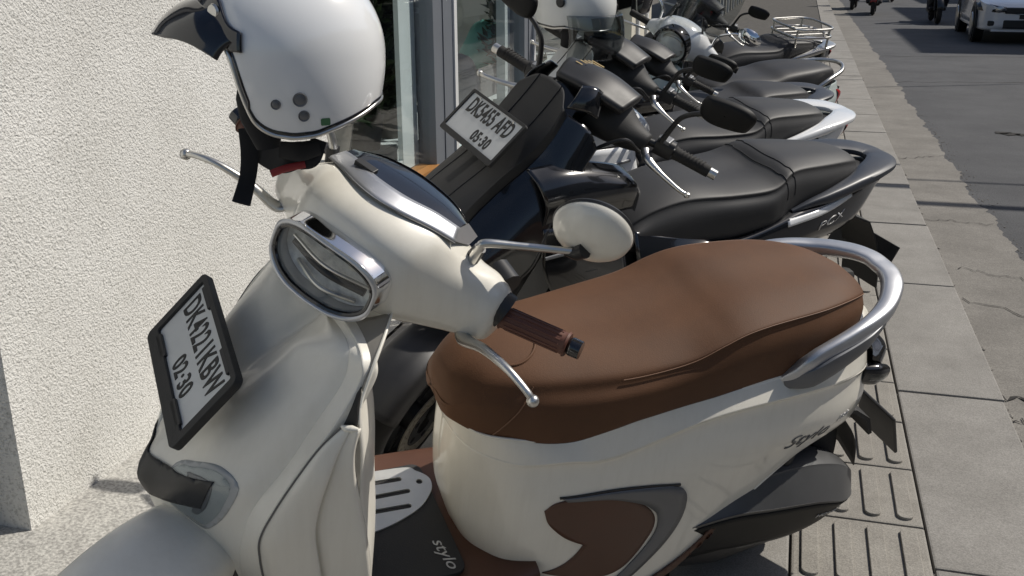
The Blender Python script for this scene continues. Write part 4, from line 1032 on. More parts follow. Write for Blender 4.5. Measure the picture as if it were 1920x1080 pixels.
def maxi(loc, rot, label, c, plate=None, windshield=False, mirrors=(1, 1), rack=False, badge='PCX', steer=34.9, detail=True, low=1.):
    "c: names of materials for body, nose, seat, rail, side, strip"
    root = empty('scooter', loc, rot); tag(root, label, 'scooter', 'scooters parked in a row on the pavement')
    T = root; SF = steer_frame(steer); root.scale = (1, 1, low)
    d = (lambda a, b_: a) if detail else (lambda a, b_: b_)
    # nose panel
    NP = [[(.985, 0, 1.115), (.99, .065, 1.108), (1.012, .112, 1.075)], [(1.035, 0, 1.055), (1.038, .075, 1.048), (1.055, .122, 1.015)], [(1.10, 0, .990), (1.10, .080, .982), (1.11, .118, .955)], [(1.19, 0, .918), (1.185, .080, .91), (1.19, .112, .888)], [(1.295, 0, .845), (1.285, .085, .836), (1.28, .120, .812)], [(1.37, 0, .775), (1.355, .10, .765), (1.335, .14, .74)]]
    nn = [[*r[:2], (r[2][0] - .0, r[2][1] - .004, r[2][2] + .004), r[2], (r[2][0] - .012, r[2][1] + .002, r[2][2] - .022)] for r in NP]
    nz = surf('nose_panel', mir(nn), d(40, 20), d(48, 24), M[c['nose']], T, solid=.003)
    for sg in (1, -1): tube('panel_groove', [Vector((p[0][0] * .45 + p[1][0] * .55 + .002, sg * .055, p[0][2] * .45 + p[1][2] * .55 + .002)) for p in NP], .0016, M['black'], nz, 6, 40)
    CW = [[(1.00, .112, 1.06), (.955, .150, 1.03), (.93, .165, .98)], [(1.045, .122, .998), (1.01, .165, .968), (.985, .185, .92)], [(1.10, .118, .935), (1.07, .172, .90), (1.03, .20, .865)], [(1.18, .112, .868), (1.15, .188, .83), (1.08, .222, .80)], [(1.27, .120, .79), (1.235, .20, .75), (1.13, .245, .71)], [(1.325, .14, .715), (1.295, .200, .685), (1.20, .245, .655)], [(1.315, .135, .70), (1.28, .19, .672), (1.19, .232, .64)]]
    lp = [(1.345, 0, .74), (1.36, 0, .70), (1.34, 0, .63), (1.28, 0, .57)]
    surf('nose_beak', mir([[(1.37, 0, .775), (1.355, .08, .762), (1.33, .14, .735)], [(1.385, 0, .73), (1.36, .09, .71), (1.325, .15, .69)], [(1.34, 0, .665), (1.33, .08, .66), (1.30, .14, .655)], [(1.26, 0, .64), (1.255, .07, .635), (1.22, .13, .63)]]), 20, 30, M[c['body']], T, solid=.003)
    for sg in (1, -1):
        cw = surf('front_cowl', [[(x, y * sg, z) for x, y, z in r] for r in CW], d(44, 22), d(24, 12), M[c['body']], T, solid=.003)
        hl = surf('headlight', [[(x, y * sg, z) for x, y, z in r] for r in (((1.352, .05, .715), (1.325, .135, .715), (1.262, .208, .70)), ((1.362, .05, .69), (1.33, .14, .685), (1.258, .216, .672)), ((1.352, .05, .665), (1.318, .14, .658), (1.24, .218, .645)))], 10, 18, M['darklens'], T, solid=.004)
        # beam from the nose to the seat
        BM = [[(1.13, .155, .94), (1.115, .20, .91), (1.10, .222, .86), (1.10, .215, .80)], [(1.04, .150, .945), (1.03, .195, .925), (1.02, .222, .87), (1.02, .212, .80)], [(.93, .14, .935), (.93, .185, .915), (.93, .210, .87), (.93, .200, .80)], [(.82, .120, .905), (.815, .165, .89), (.81, .190, .865), (.81, .18, .80)], [(.775, .10, .87), (.772, .145, .86), (.77, .17, .84), (.77, .16, .78)]]
        surf('side_beam', [[(x, y * sg, z) for x, y, z in r] for r in BM], d(30, 14), d(20, 10), M[c['body']], T, solid=.002)
        LS = [[(1.10, .222, .80), (1.0, .222, .80), (.84, .19, .79)], [(1.09, .235, .68), (.97, .235, .66), (.80, .205, .63)], [(1.00, .215, .52), (.90, .225, .48), (.76, .22, .44)], [(.95, .17, .38), (.85, .225, .35), (.70, .23, .34)]]
        ls = surf('leg_panel', [[(x, y * sg, z) for x, y, z in r] for r in LS], 20, 20, M[c['side']], T, solid=.002)
        for k in range(3):
            tube('trim_line', [(1.09 - .04 * k, (.232 - .006 * k) * sg, .72 - .06 * k), (1.0 - .05 * k, (.232 - .004 * k) * sg, .73 - .07 * k), (.86, .206 * sg, .74 - .09 * k)], .006, M['black' if k else 'greymetal'], ls, 8, 20)
        # rear flank
        RF = [[(.74, .13, .70), (.60, .150, .672), (.36, .165, .645), (.17, .160, .700), (.02, .146, .722), (-.16, .105, .735), (-.34, .04, .745)], [(.74, .165, .64), (.60, .185, .62), (.38, .196, .648), (.16, .186, .690), (.03, .174, .702), (-.17, .120, .718), (-.36, .03, .73)], [(.735, .18, .58), (.60, .200, .565), (.38, .208, .60), (.17, .200, .640), (.0, .180, .650), (-.18, .125, .660), (-.35, .03, .69)], [(.72, .19, .48), (.60, .208, .47), (.40, .212, .50), (.18, .198, .590), (-.03, .165, .60), (-.17, .12, .615), (-.31, .03, .655)], [(.70, .20, .36), (.60, .205, .36), (.42, .205, .38), (.22, .17, .53), (-.03, .13, .575), (-.16, .09, .60), (-.28, .02, .64)]]
        rf = surf('rear_flank', [[(x, y * sg, z) for x, y, z in r] for r in RF], d(36, 16), d(50, 22), M[c['side']], T, solid=.003)
        ft = [bvh(rf)] if sg > 0 else ft_
        if sg > 0: ft_ = ft
        snap_strip('flank_strip', [(.205, .688), (.10, .700), (.0, .711), (-.10, .722)], [(.205, .668), (.10, .680), (.0, .693), (-.10, .710)], ft, M[c['strip']], rf, .004, sg, 30)  # on the black scooter, a pale reflection laid on as a white strip
        if badge and detail: snap_text('emblem', badge, .034, .01, .655, rad(9), ft, M['silverink'], rf, 2.0, .3, .0035, sg)
    # tail: lamp and grab rail
    half = [(.17, .163, .700), (.10, .168, .722), (.02, .164, .735), (-.10, .142, .755), (-.19, .112, .768), (-.275, .075, .774), (-.318, .035, .772), (-.326, 0, .770)]
    path = half + [(x, -y, z) for x, y, z in reversed(half[:-1])]
    hh = [.006, .012, .018, .020, .017, .014, .013, .013]; ww = [.006, .012, .018, .028, .042, .050, .050, .048]
    tube('grab_rail', path, hh + hh[-2::-1], M[c['rail']], T, 16, d(90, 50), None, ww + ww[-2::-1], (0, 0, 1), 3.2)
    surf('tail_cover', mir([[(-.12, 0, .745), (-.12, .07, .742), (-.12, .115, .72)], [(-.28, 0, .755), (-.28, .045, .75), (-.27, .07, .73)], [(-.35, 0, .745), (-.345, .025, .74), (-.335, .04, .725)]]), 12, 20, M['black'], T)
    surf('tail_lamp', mir([[(-.35, 0, .735), (-.345, .03, .732), (-.33, .045, .73)], [(-.375, 0, .71), (-.365, .03, .71), (-.345, .045, .71)], [(-.34, 0, .66), (-.335, .03, .665), (-.32, .04, .67)]]), 10, 14, M['red'], T)
    new('rear_fender', *_plank([(-.20, .60), (-.30, .56), (-.37, .47), (-.42, .36), (-.44, .28)], .085, .006), M['matte'], T, 'auto')
    box('number_plate', (-.138, -.004, -.055), (.138, .004, .055), M['plate' if c.get('rplate') else 'black'], T, .002, axes((-.405, 0, .42), (0, -1, 0), (-.92, 0, -.38), (-.38, 0, .92)))
    # seat
    S_ = [
        (.765, [(0, .690), (.05, .688), (.10, .680), (.125, .668), (.125, .64)]),
        (.735, [(0, .728), (.055, .725), (.105, .712), (.138, .685), (.140, .64)]),
        (.66, [(0, .765), (.06, .762), (.110, .748), (.142, .700), (.146, .645)]),
        (.55, [(0, .790), (.07, .787), (.120, .772), (.152, .72), (.158, .65)]),
        (.40, [(0, .785), (.08, .786), (.140, .775), (.170, .73), (.172, .65)]),
        (.28, [(0, .786), (.085, .790), (.150, .780), (.178, .735), (.175, .665)]),
        (.225, [(0, .796), (.085, .802), (.146, .793), (.170, .748), (.170, .68)]),
        (.185, [(0, .822), (.078, .825), (.132, .815), (.158, .765), (.160, .69)]),
        (.13, [(0, .832), (.07, .832), (.122, .822), (.148, .770), (.150, .70)]),
        (0., [(0, .828), (.06, .827), (.105, .815), (.132, .765), (.132, .705)]),
        (-.12, [(0, .816), (.045, .815), (.082, .805), (.105, .765), (.105, .715)]),
        (-.175, [(0, .80), (.03, .798), (.058, .79), (.075, .76), (.075, .72)]),
        (-.195, [(0, .77), (.02, .769), (.038, .765), (.045, .75), (.045, .73)]),
    ]
    rows = [[(x, *a), (x, *b_), (x, *e_), (x, e_[0] + .008, e_[1] - .014), (x, *g_), (x, *h_), (x, h_[0] * .8, h_[1] - .006)] for x, (a, b_, e_, g_, h_) in S_]
    st = surf('seat', mir(rows), d(90, 40), d(56, 28), M[c['seat']], T, caps=True)
    if detail:
        gs = grid(mir(rows), 90, 56)
        for i0 in (47, 53):
            tube('seat_seam', [gs[i0 + int(3 * abs(j - 28) / 20)][j] + Vector((0, 0, .001)) for j in range(9, 48)], .0016, M['black'], st, 6, 60)
    # tunnel, floor, inner shield
    surf('tunnel', mir([[(1.05, 0, .86), (1.05, .14, .85), (1.03, .19, .80)], [(.92, 0, .84), (.92, .12, .82), (.93, .17, .76)], [(.80, 0, .74), (.80, .11, .72), (.80, .15, .62)], [(.72, 0, .68), (.72, .11, .67), (.72, .15, .58)]]), 16, 20, M['black'], T)
    surf('inner_shield', mir([[(.96, 0, 1.04), (.955, .09, 1.03), (.94, .150, 1.01)], [(.955, 0, .94), (.955, .12, .93), (.975, .185, .915)], [(.96, 0, .82), (.96, .14, .80), (1.0, .21, .80)]]), 12, 20, M['black'], T, solid=.003)
    for sg in (1, -1):
        box('floor_board', (.50, .09 * sg if sg > 0 else -.23, .33), (1.02, .23 if sg > 0 else -.09, .35), M['black'], T, .006)
    tube('frame_core', [(1.0, 0, .55), (.7, 0, .42), (.3, 0, .45), (0, 0, .5)], .13, M['black'], T, 14)
    # wheels
    wheel(T, (0, 0, .268), .262, .13)
    wheel(T, (.60, 0, -.745), .250, .11, SF, disc=1, spokes=5, m_rim='greymetal' if c.get('greyrim') else 'black')
    rr = []
    for k in range(9):
        a = rad(38 + 112 * k / 8); R_ = .286; cs, sn = math.cos(a), math.sin(a)
        rr.append([SF @ Vector((.60 + (R_ - dz) * cs, y, -.745 + (R_ - dz) * sn)) for y, dz in ((-.075, .05), (-.06, .012), (-.03, .001), (0, 0), (.03, .001), (.06, .012), (.075, .05))])
    surf('front_fender', rr, 30, 24, M['black'], T, solid=.003)
    for sg in (1, -1): tube('fork_leg', [SF @ Vector((.59, .078 * sg, -.72)), SF @ Vector((.20, .078 * sg, -.20))], .022, M['black'], T, 12)
    tube('swing_case', [(.32, .11, .24), (.1, .13, .25), (-.02, .13, .262)], [.07, .09, .08], M['black'], T, 14, 20, None, [.05, .06, .05], (0, 0, 1), 2.6)
    tube('air_cleaner', [(.15, .17, .38), (-.02, .18, .40), (-.16, .17, .40)], [.05, .08, .05], M['matte'], T, 14, 20, None, [.03, .04, .03], (0, 0, 1), 3)
    tube('rear_shock', [(-.0, .145, .30), (.08, .13, .58)], .026, M['alu'], T, 12)
    tube('muffler', [(.05, -.17, .24), (-.1, -.19, .28), (-.32, -.19, .34)], [.03, .065, .055], M['black'], T, 16, 24)
    tube('side_stand', [(.36, .12, .17), (.40, .20, .07), (.44, .235, .052)], .011, M['black'], T, 10, 16)
    # handlebar
    hcv = surf('handlebar_cover', [[SF @ Vector((cx + a * math.cos(q), y, cz + b_ * math.sin(q))) for q in (k * 2 * math.pi / 20 for k in range(20))] for y, cx, a, cz, b_ in ((-.17, -.02, .025, -.005, .025), (-.12, -.01, .05, .0, .04), (-.06, .0, .085, .02, .055), (0, .0, .095, .025, .06), (.06, .0, .085, .02, .055), (.12, -.01, .05, .0, .04), (.17, -.02, .025, -.005, .025))], 40, 28, M['matte'], T, cv=True, caps=True)
    ip = surf('instrument_panel', [[SF @ Vector((x, y, z)) for x, y, z in r] for r in (((.10, -.10, .10), (.12, 0, .115), (.10, .10, .10)), ((.02, -.11, .115), (.02, 0, .13), (.02, .11, .115)), ((-.06, -.09, .075), (-.07, 0, .085), (-.06, .09, .075)))], 12, 20, M['black'], T, solid=.02)
    if detail:
        for k in range(5):
            box('warning_print', (.035 - .018 * k, -.085 + .004 * k, .1345 - abs(k - .5) * .004), (.040 - .018 * k, -.03 + .02 * (k % 2), .1352 - abs(k - .5) * .004), M['gold'], ip, 0, SF)
    for sg in (1, -1):
        tube('handlebar', [SF @ Vector((-.02, .14 * sg, .0)), SF @ Vector((-.04, .22 * sg, .0)), SF @ Vector((-.05, .26 * sg, -.002))], .011, M['black'], T, 10)
        tube('switch_box', [SF @ Vector((-.035, .185 * sg, .002)), SF @ Vector((-.045, .235 * sg, .0))], .026, M['black'], T, 14, None, None, .022, (0, 0, 1), 3)
        box('switch_top', (-.05, .19 if sg > 0 else -.225, .022), (-.015, .225 if sg > 0 else -.19, .034), M['greymetal'], T, .004, SF)
        gr = tube('grip', [SF @ Vector((-.044, .240 * sg, 0)), SF @ Vector((-.046, .26 * sg, -.001)), SF @ Vector((-.056, .345 * sg, -.004))], [.020, .0165, .0165], M['rubber'], T, 18)
        for k in range(8): tube('grip_ring', [SF @ Vector((-.047 - .001 * k, (.252 + .010 * k) * sg, -.001)), SF @ Vector((-.0472 - .001 * k, (.256 + .010 * k) * sg, -.001))], .0180, M['rubber'], gr, 16)
        tube('bar_end', [SF @ Vector((-.056, .346 * sg, -.004)), SF @ Vector((-.0585, .366 * sg, -.005))], .014, M['alu'], gr, 16)
        lv = tube('brake_lever', [SF @ Vector(p) for p in ((.005, .175 * sg, -.01), (.028, .20 * sg, -.018), (.040, .25 * sg, -.028), (.050, .31 * sg, -.036), (.046, .335 * sg, -.040))], [.010, .011, .007, .006, .006], M['alu'], T, 12, 40, None, [.014, .014, .008, .006, .006])
        lathe('lever_ball', [(0, -.009), (.006, -.007), (.009, 0), (.006, .007), (0, .009)], M['alu'], lv, 14, SF @ Matrix.Translation((.046, .338 * sg, -.040)))
        tube('brake_hose', [SF @ Vector((.03, .17 * sg, -.01)), SF @ Vector((.09, .13 * sg, .03)), SF @ Vector((.12, .06 * sg, -.05)), SF @ Vector((.10, .03 * sg, -.16))], .005, M['black'], T, 8, 24)
        if mirrors[0 if sg > 0 else 1]:
            ms = tube('mirror_stem', [SF @ Vector(p) for p in ((-.02, .20 * sg, .02), (-.02, .21 * sg, .07), (-.018, .225 * sg, .115), (-.015, .265 * sg, .150), (-.012, .31 * sg, .163))], [.009, .0075, .007, .007, .008], M['black'], T, 10, 40)
            O = [(.0, .026), (.02, .034), (.08, .036), (.120, .030), (.140, .012), (.134, -.020), (.118, -.034), (.05, -.040), (.01, -.030), (-.004, -.005)]
            mo = cr([(a, b_, 0) for a, b_ in O], 36, True); XX = SF @ axes((-.01, .262 * sg, .178), (-.12, sg, .10), (0, 0, 1), (1 * sg, 0, .0))
            ctr = sum(mo, Vector()) / 36; R2 = []
            for sc_, zz in ((.02, .022), (.5, .021), (.85, .016), (.98, .006), (1, 0), (.97, -.004)):
                R2.append([XX @ (ctr.lerp(q, sc_) + Vector((0, 0, zz * sg))) for q in mo])
            s2 = surf('mirror_shell', R2, 16, 48, M['deadblack'], T, cv=True)
            new('mirror_glass', [XX @ (ctr.lerp(q, .96) + Vector((0, 0, -.003 * sg))) for q in mo], [tuple(range(36))], M['mirror'], s2, False)
    # small screen
    if windshield is not None:
        hgt = .16 if windshield else .05
        surf('wind_screen', [[(1.0 - q * .35 * hgt / .16, y * (1 - .25 * q), 1.10 + q * hgt - abs(y) * .55) for y in (-.13, -.08, 0, .08, .13)] for q in (0, .5, 1)], 14, 20, M['visor' if windshield else 'smoke'], T)
        for sg in (1, -1): surf('screen_side', [[(x, y * sg, z) for x, y, z in r] for r in (((1.005, .110, 1.075), (.96, .135, 1.07), (.925, .140, 1.05)), ((.985, .112, 1.10), (.945, .130, 1.10), (.915, .130, 1.08)), ((.955, .095, 1.125), (.925, .110, 1.125), (.90, .112, 1.11)))], 10, 12, M[c['body']], T, solid=.005)
    if plate:
        t_ = .785; ct, snt = math.cos(t_), math.sin(t_)
        FX = axes((1.180, 0, 1.0), (0, 1, 0), (-snt, 0, ct), (ct, 0, snt))
        fr_ = curve_mesh('plate_frame', [rrect(.284, .136, .006), rrect(.268, .116, .004, cy=.004)], M['matte'], T, FX, .004, .001)
        np_ = box('number_plate', (-.135, -.056, -.002), (.135, .063, .001), M['plate'], T, .0006, FX)
        text('plate_number', plate[0], .064, M['ink'], np_, FX @ Matrix.Translation((0, .029, .0014)), .0006, .60, off=.0016, sp=1.05)
        for a in (-.09, .09): lathe('plate_bolt', [(0, .0022), (.003, .002), (.0045, 0)], M['alu'], np_, 12, FX @ Matrix.Translation((a, .056, .001)))
        text('plate_expiry', plate[1], .044, M['ink'], np_, FX @ Matrix.Translation((.035, -.030, .0014)), .0006, .80, off=.0014, sp=1.1)
        tube('plate_bracket', [(1.10, 0, .94), (1.165, 0, .985)], .014, M['black'], T, 8)
    if rack:
        rp = [(.10, .17, .72), (-.05, .16, .84), (-.22, .15, .85)]
        for z in (.86, .92):
            tube('rack_bar', [(.12, .12, z), (.12, -.12, z), (.02, -.16, z), (-.20, -.15, z), (-.24, 0, z), (-.20, .15, z), (.02, .16, z), (.12, .12, z)], .009, M['alu'], T, 8, 60)
        for x, y in ((.1, .13), (.1, -.13), (-.18, .15), (-.18, -.15)): tube('rack_post', [(x, y, .72), (x, y, .925)], .008, M['alu'], T, 8)
        for y in (-.08, 0, .08): tube('rack_bar', [(.11, y, .865), (-.23, y, .865)], .006, M['alu'], T, 8)
    return root

def retro(loc, rot, label, steer=36):
    root = empty('scooter', loc, rot); tag(root, label, 'scooter', 'scooters parked in a row on the pavement'); T = root
    SF = steer_frame(steer, .86, .98)
    # headset
    rows = [[SF @ Vector((cx + a * math.cos(q), y, cz + b_ * math.sin(q))) for q in (k * 2 * math.pi / 20 for k in range(20))] for y, cx, a, cz, b_ in ((-.21, -.03, .03, -.02, .03), (-.15, -.01, .05, .0, .05), (-.09, .03, .10, .02, .085), (0, .04, .12, .02, .105), (.09, .03, .10, .02, .085), (.15, -.01, .05, .0, .05), (.21, -.03, .03, -.02, .03))]
    surf('handlebar_cover', rows, 44, 40, M['white'], T, cv=True, caps=True)
    X = SF @ look((.135, 0, .01), (.96, 0, -.15), (0, 0, 1))
    hb = lathe('headlight_bezel', [(.100, -.04), (.105, .0), (.101, .022), (.090, .026), (.084, .014)], M['darklens'], T, 40, X)
    hl = lathe('headlight', [(.086, .008), (.06, -.012), (0, -.02)], M['reflector'], T, 32, X)
    lathe('headlight_lens', [(.086, .016), (.05, .026), (.02, .030), (0, .031)], M['lens'], hl, 32, X)
    tube('light_guide', [X @ Vector(p) for p in ((.06, .025, .004), (.045, .05, .004), (.0, .055, .004), (-.045, .04, .004), (-.04, .01, .004), (.03, -.015, .004), (.045, -.04, .004), (.01, -.058, .004), (-.04, -.05, .004), (-.06, -.03, .004))], .008, M['alu'], hl, 8, 60)
    box('clear_bars', (-.07, -.005, .006), (.07, .005, .012), M['alu'], hl, .002, X)
    # screen
    scr = surf('wind_screen', [[SF @ Vector((.10 - q * .10 - abs(y) * .5, y * (1 + .25 * math.sin(q * 2.4)), .10 + q * .26)) for y in (-.17, -.09, 0, .09, .17)] for q in (0, .3, .6, .85, 1)], 18, 22, M['visor'], T)
    for sg in (1, -1):
        tube('screen_arm', [SF @ Vector((.02, .10 * sg, .09)), SF @ Vector((.06, .08 * sg, .19))], .006, M['black'], scr, 8)
        gr = tube('grip', [SF @ Vector((-.03, .21 * sg, -.015)), SF @ Vector((-.05, .335 * sg, -.02))], .018, M['rubber'], T, 14)
        lv = tube('brake_lever', [SF @ Vector(p) for p in ((.0, .19 * sg, -.035), (.04, .24 * sg, -.03), (.055, .31 * sg, -.035), (.05, .335 * sg, -.04))], .007, M['alu'], T, 10, 30)
        tube('mirror_stem', [SF @ Vector(p) for p in ((-.02, .16 * sg, .03), (-.02, .17 * sg, .10), (-.03, .235 * sg, .15), (-.035, .275 * sg, .165))], .006, M['chrome'], T, 10, 40)
        XX = SF @ look((-.04, .32 * sg, .17), (.95, 0, -.2))
        s2 = lathe('mirror_shell', [(0, .03), (.03, .027), (.05, .015), (.058, .0), (.056, -.006)], M['chrome'], T, 32, XX @ Matrix.Diagonal((1.15, .8, 1, 1)))
        lathe('mirror_glass', [(.054, -.005), (0, -.005)], M['mirror'], s2, 28, XX @ Matrix.Diagonal((1.15, .8, 1, 1)))
    # apron, leg shield
    K = [[(.93, 0, .89), (.935, .08, .885), (.93, .14, .87)], [(1.05, 0, .80), (1.04, .11, .79), (.98, .20, .78)], [(1.17, 0, .68), (1.15, .13, .66), (1.04, .235, .64)], [(1.25, 0, .56), (1.22, .13, .52), (1.08, .25, .50)], [(1.22, 0, .50), (1.17, .13, .44), (1.06, .24, .38)]]
    ap = surf('front_apron', mir(K), 30, 30, M['paleblue'], T, solid=.003)
    surf('inner_panel', mir([[(.88, 0, .90), (.89, .08, .89), (.925, .138, .868)], [(.89, 0, .75), (.89, .12, .75), (.97, .198, .778)], [(.89, 0, .55), (.89, .13, .55), (1.03, .232, .64)], [(.9, 0, .35), (.9, .13, .35), (1.05, .235, .39)]]), 16, 20, M['paleblue'], T, solid=.003)
    surf('body_shell', mir([[(.70, 0, .66), (.69, .10, .64), (.55, .155, .64), (.25, .17, .68), (-.05, .14, .70), (-.26, .05, .70), (-.29, 0, .70)], [(.71, 0, .5), (.70, .10, .5), (.55, .18, .5), (.25, .20, .54), (-.05, .17, .58), (-.29, .06, .60), (-.33, 0, .60)], [(.68, 0, .3), (.66, .10, .3), (.5, .18, .28), (.25, .19, .36), (-.02, .16, .48), (-.25, .06, .50), (-.29, 0, .5)]]) if 0 else [[(x, y, z) for x, y, z in r] + [(x, -y, z) for x, y, z in reversed(r[:-1])] for r in ([(.70, 0, .66), (.69, .10, .64), (.55, .155, .64), (.25, .17, .68), (-.05, .14, .70), (-.26, .05, .70), (-.29, 0, .70)], [(.71, 0, .5), (.70, .10, .5), (.55, .18, .5), (.25, .20, .54), (-.05, .17, .58), (-.29, .06, .60), (-.33, 0, .60)], [(.68, 0, .3), (.66, .10, .3), (.5, .18, .28), (.25, .19, .36), (-.02, .16, .48), (-.25, .06, .50), (-.29, 0, .5)])], 24, 60, M['paleblue'], T, solid=.003)
    S_ = [(.70, .68, .05), (.66, .745, .10), (.5, .77, .14), (.3, .775, .16), (.18, .80, .155), (.0, .81, .14), (-.18, .80, .09), (-.25, .75, .04)]
    surf('seat', mir([[(x, 0, z), (x, w * .5, z), (x, w * .88, z - .012), (x, w, z - .05), (x, w, z - .10), (x, w * .8, z - .105)] for x, z, w in S_]), 44, 36, M['blackseat'], T, caps=True)
    half = [(.0, .16, .70), (-.1, .16, .76), (-.24, .10, .79), (-.30, 0, .80)]
    tube('grab_rail', half + [(x, -y, z) for x, y, z in reversed(half[:-1])], .012, M['alu'], T, 10, 50)
    box('floor_board', (.60, -.19, .30), (.98, .19, .33), M['black'], T, .01)
    wheel(T, (0, 0, .262), .256, .11); wheel(T, (.42, 0, -.735), .25, .10, SF, disc=-1)
    rr = []
    for k in range(9):
        a = rad(0 + 150 * k / 8); cs, sn = math.cos(a), math.sin(a)
        rr.append([SF @ Vector((.42 + (.285 - dz) * cs, y, -.735 + (.285 - dz) * sn)) for y, dz in ((-.075, .05), (-.05, .012), (0, 0), (.05, .012), (.075, .05))])
    surf('front_fender', rr, 30, 20, M['paleblue'], T, solid=.003)
    for sg in (1, -1): tube('fork_leg', [SF @ Vector((.41, .075 * sg, -.70)), SF @ Vector((.16, .075 * sg, -.25))], .02, M['black'], T, 10)
    tube('steering_boot', [SF @ Vector((0, 0, -.05)), SF @ Vector((.04, 0, -.15))], .07, M['black'], T, 14)
    surf('tail_lamp', mir([[(-.30, 0, .66), (-.29, .04, .66), (-.27, .06, .66)], [(-.345, 0, .63), (-.335, .04, .63), (-.3, .06, .63)], [(-.33, 0, .57), (-.32, .04, .57), (-.29, .055, .57)]]), 10, 14, M['red'], T)
    tube('swing_case', [(.3, .1, .22), (.0, .13, .25)], .075, M['black'], T, 12)
    tube('muffler', [(.05, -.16, .22), (-.3, -.18, .30)], .055, M['black'], T, 14)
    return root

# ================================================================== helmets
def helmet(loc, fwd, up, label, size=1., m='white', peak=None, visor=None, brow=.035, snaps=True, decal=None, edge_pts=None):
    up = Vector(up).normalized(); fw = Vector(fwd); fw = (fw - up * fw.dot(up)).normalized(); lf = up.cross(fw)
    root = empty('helmet', loc, Matrix((fw, lf, up)).transposed()); tag(root, label, 'helmet', 'helmets hung on scooter mirrors')
    A, B_, Cc = .145 * size, .130 * size, .145 * size
    n = 320; deep = .135 * size; Q = math.pi / 2
    EG = edge_pts or [(0, .055), (20, .052), (40, .040), (52, .022), (57, .006), (59.5, -.02), (61, -.05), (63, -.078), (68, -.096), (76, -.107), (90, -.113), (105, -.111), (130, -.094), (155, -.076), (180, -.070)]
    def zb(phi): return sum(zb0(phi + d_) for d_ in (-3, -1.5, 0, 1.5, 3)) / 5
    def zb0(phi):     # lower boundary height over azimuth (degrees from the front)
        p = abs(phi)
        for (p0, z0), (p1, z1) in zip(EG, EG[1:]):
            if p <= p1: return (z0 + (z1 - z0) * (p - p0) / (p1 - p0)) * size
        return EG[-1][1] * size
    def shape(s_, ph, k=1.):
        if s_ <= Q * Cc: r = math.sin(s_ / Cc); z = Cc * math.cos(s_ / Cc)
        else: z = -(s_ - Q * Cc); r = 1 - .24 * (abs(z) / deep) ** 2
        x = A * r * math.cos(ph); y = B_ * r * math.sin(ph)
        if x < 0: x *= 1.02
        return Vector((x * k, y * k, z * k))
    def pt(th, ph, k=1.): return shape(th * Cc, ph, k)
    def smax(ph):
        z = zb(math.degrees(ph)); return Cc * math.acos(min(1, z / Cc)) if z > 0 else Q * Cc - z
    def shell(name, k, m_, par, nr=44):
        vs = []; fs = []
        for i in range(nr + 1):
            for j in range(n):
                ph = -math.pi + 2 * math.pi * (j + .5) / n; vs.append(shape(max(.0004, smax(ph) * i / nr), ph, k))
        return new(name, vs, gfaces(nr + 1, n, False, True), m_, par, True), vs[nr * n:]
    sh, edge = shell('shell', 1, M[m], root)
    _, _e = shell('lining', .955, M['liner'], root, 24)
    tube('edge_trim', edge + [edge[0]], .0036 * size, M['alu'], root, 10, k=500)
    in2 = [Vector((p.x * 1.002, p.y * 1.012, p.z + .0052)) if abs(p.z) > .06 else Vector((p.x - .0045, p.y * 1.015, p.z + .002)) for p in edge]
    tube('edge_band', in2 + [in2[0]], .0030 * size, M['gloss'], root, 8, k=500)
    for sg in (1, -1):
        pad = []
        for t in (0, .3, .6, 1):
            pad.append((.050 * size - .012 * t, sg * .082 * size, -.02 * size - .11 * size * t))
        tube('cheek_pad', pad, [.018, .03, .03, .016], M['liner'], root, 14, 24, None, [.016, .020, .020, .014], (1, 0, 0))
        if snaps:
            for a, b_, r_ in ((-.012, -.056, .0095), (.022, -.062, .0066), (-.016, -.080, .0075)) if sg > 0 else ():
                h = bvh(sh).ray_cast(Vector((a * size, .5 * sg, b_ * size)), Vector((0, -sg, 0)))
                if h[0] is not None: lathe('snap_button', [(0, .0022), (r_ * .55, .0022), (r_ * .8, .0012), (r_, .0022), (r_ * 1.05, .0)], M['greymetal'], root, 20, look(h[0], h[1] if h[1].y * sg > 0 else -h[1]))
    if decal:
        for txt, x, z, s_, mm in decal:
            cu = text('print', txt, s_, M[mm], root, Matrix.Identity(4), .0) if txt else curve_mesh('sticker', [rrect(s_, s_ * .8, .002)], M[mm], root, None, 0.)
            tr_ = bvh(sh)
            for v in cu.data.vertices:
                h = tr_.ray_cast(Vector((x - v.co.x, .5, z + v.co.y)), Vector((0, -1, 0)))
                if h[0] is not None: v.co = h[0] + Vector((0, .0008, 0))
    if peak:
        rows = []
        bz = lambda p: zb(min(abs(p), 57)) + .024 * size
        for t, xx, zz in ((0, 0, 0), (.35, .020, -.010), (.7, .040, -.028), (1, .054, -.050)):
            row = []
            for k in range(-6, 7):
                p = 10 * k; base = pt(math.acos(max(-1, min(1, bz(p) / Cc))), rad(p), 1.025)
                f = 1 - .78 * (abs(k) / 6) ** 2.2
                row.append(base + Vector((xx * f + .012 * t, 0, zz * (1 - .55 * (abs(k) / 6) ** 2))) * size)
            rows.append(row)
        pk = surf('peak', rows, 24, 48, M['gloss'], root, solid=.004)
        band = [[pt(math.acos(max(-.3, min(1, (bz(9.3 * k) + dz * size * (1 - .55 * (abs(k) / 7) ** 2)) / Cc))), rad(9.3 * k), 1.026) for k in range(-7, 8)] for dz in (-.028, .0, .030)]
        surf('peak_band', band, 10, 50, M['gloss'], root, solid=.004)
        for sg in (1, -1):
            q = pt(math.acos((bz(44) + .004) / Cc), rad(44 * sg), 1.03); lathe('peak_screw', [(0, .004), (.009, .003), (.011, 0)], M['alu'], pk, 18, look(q, (q.x, q.y, 0)))
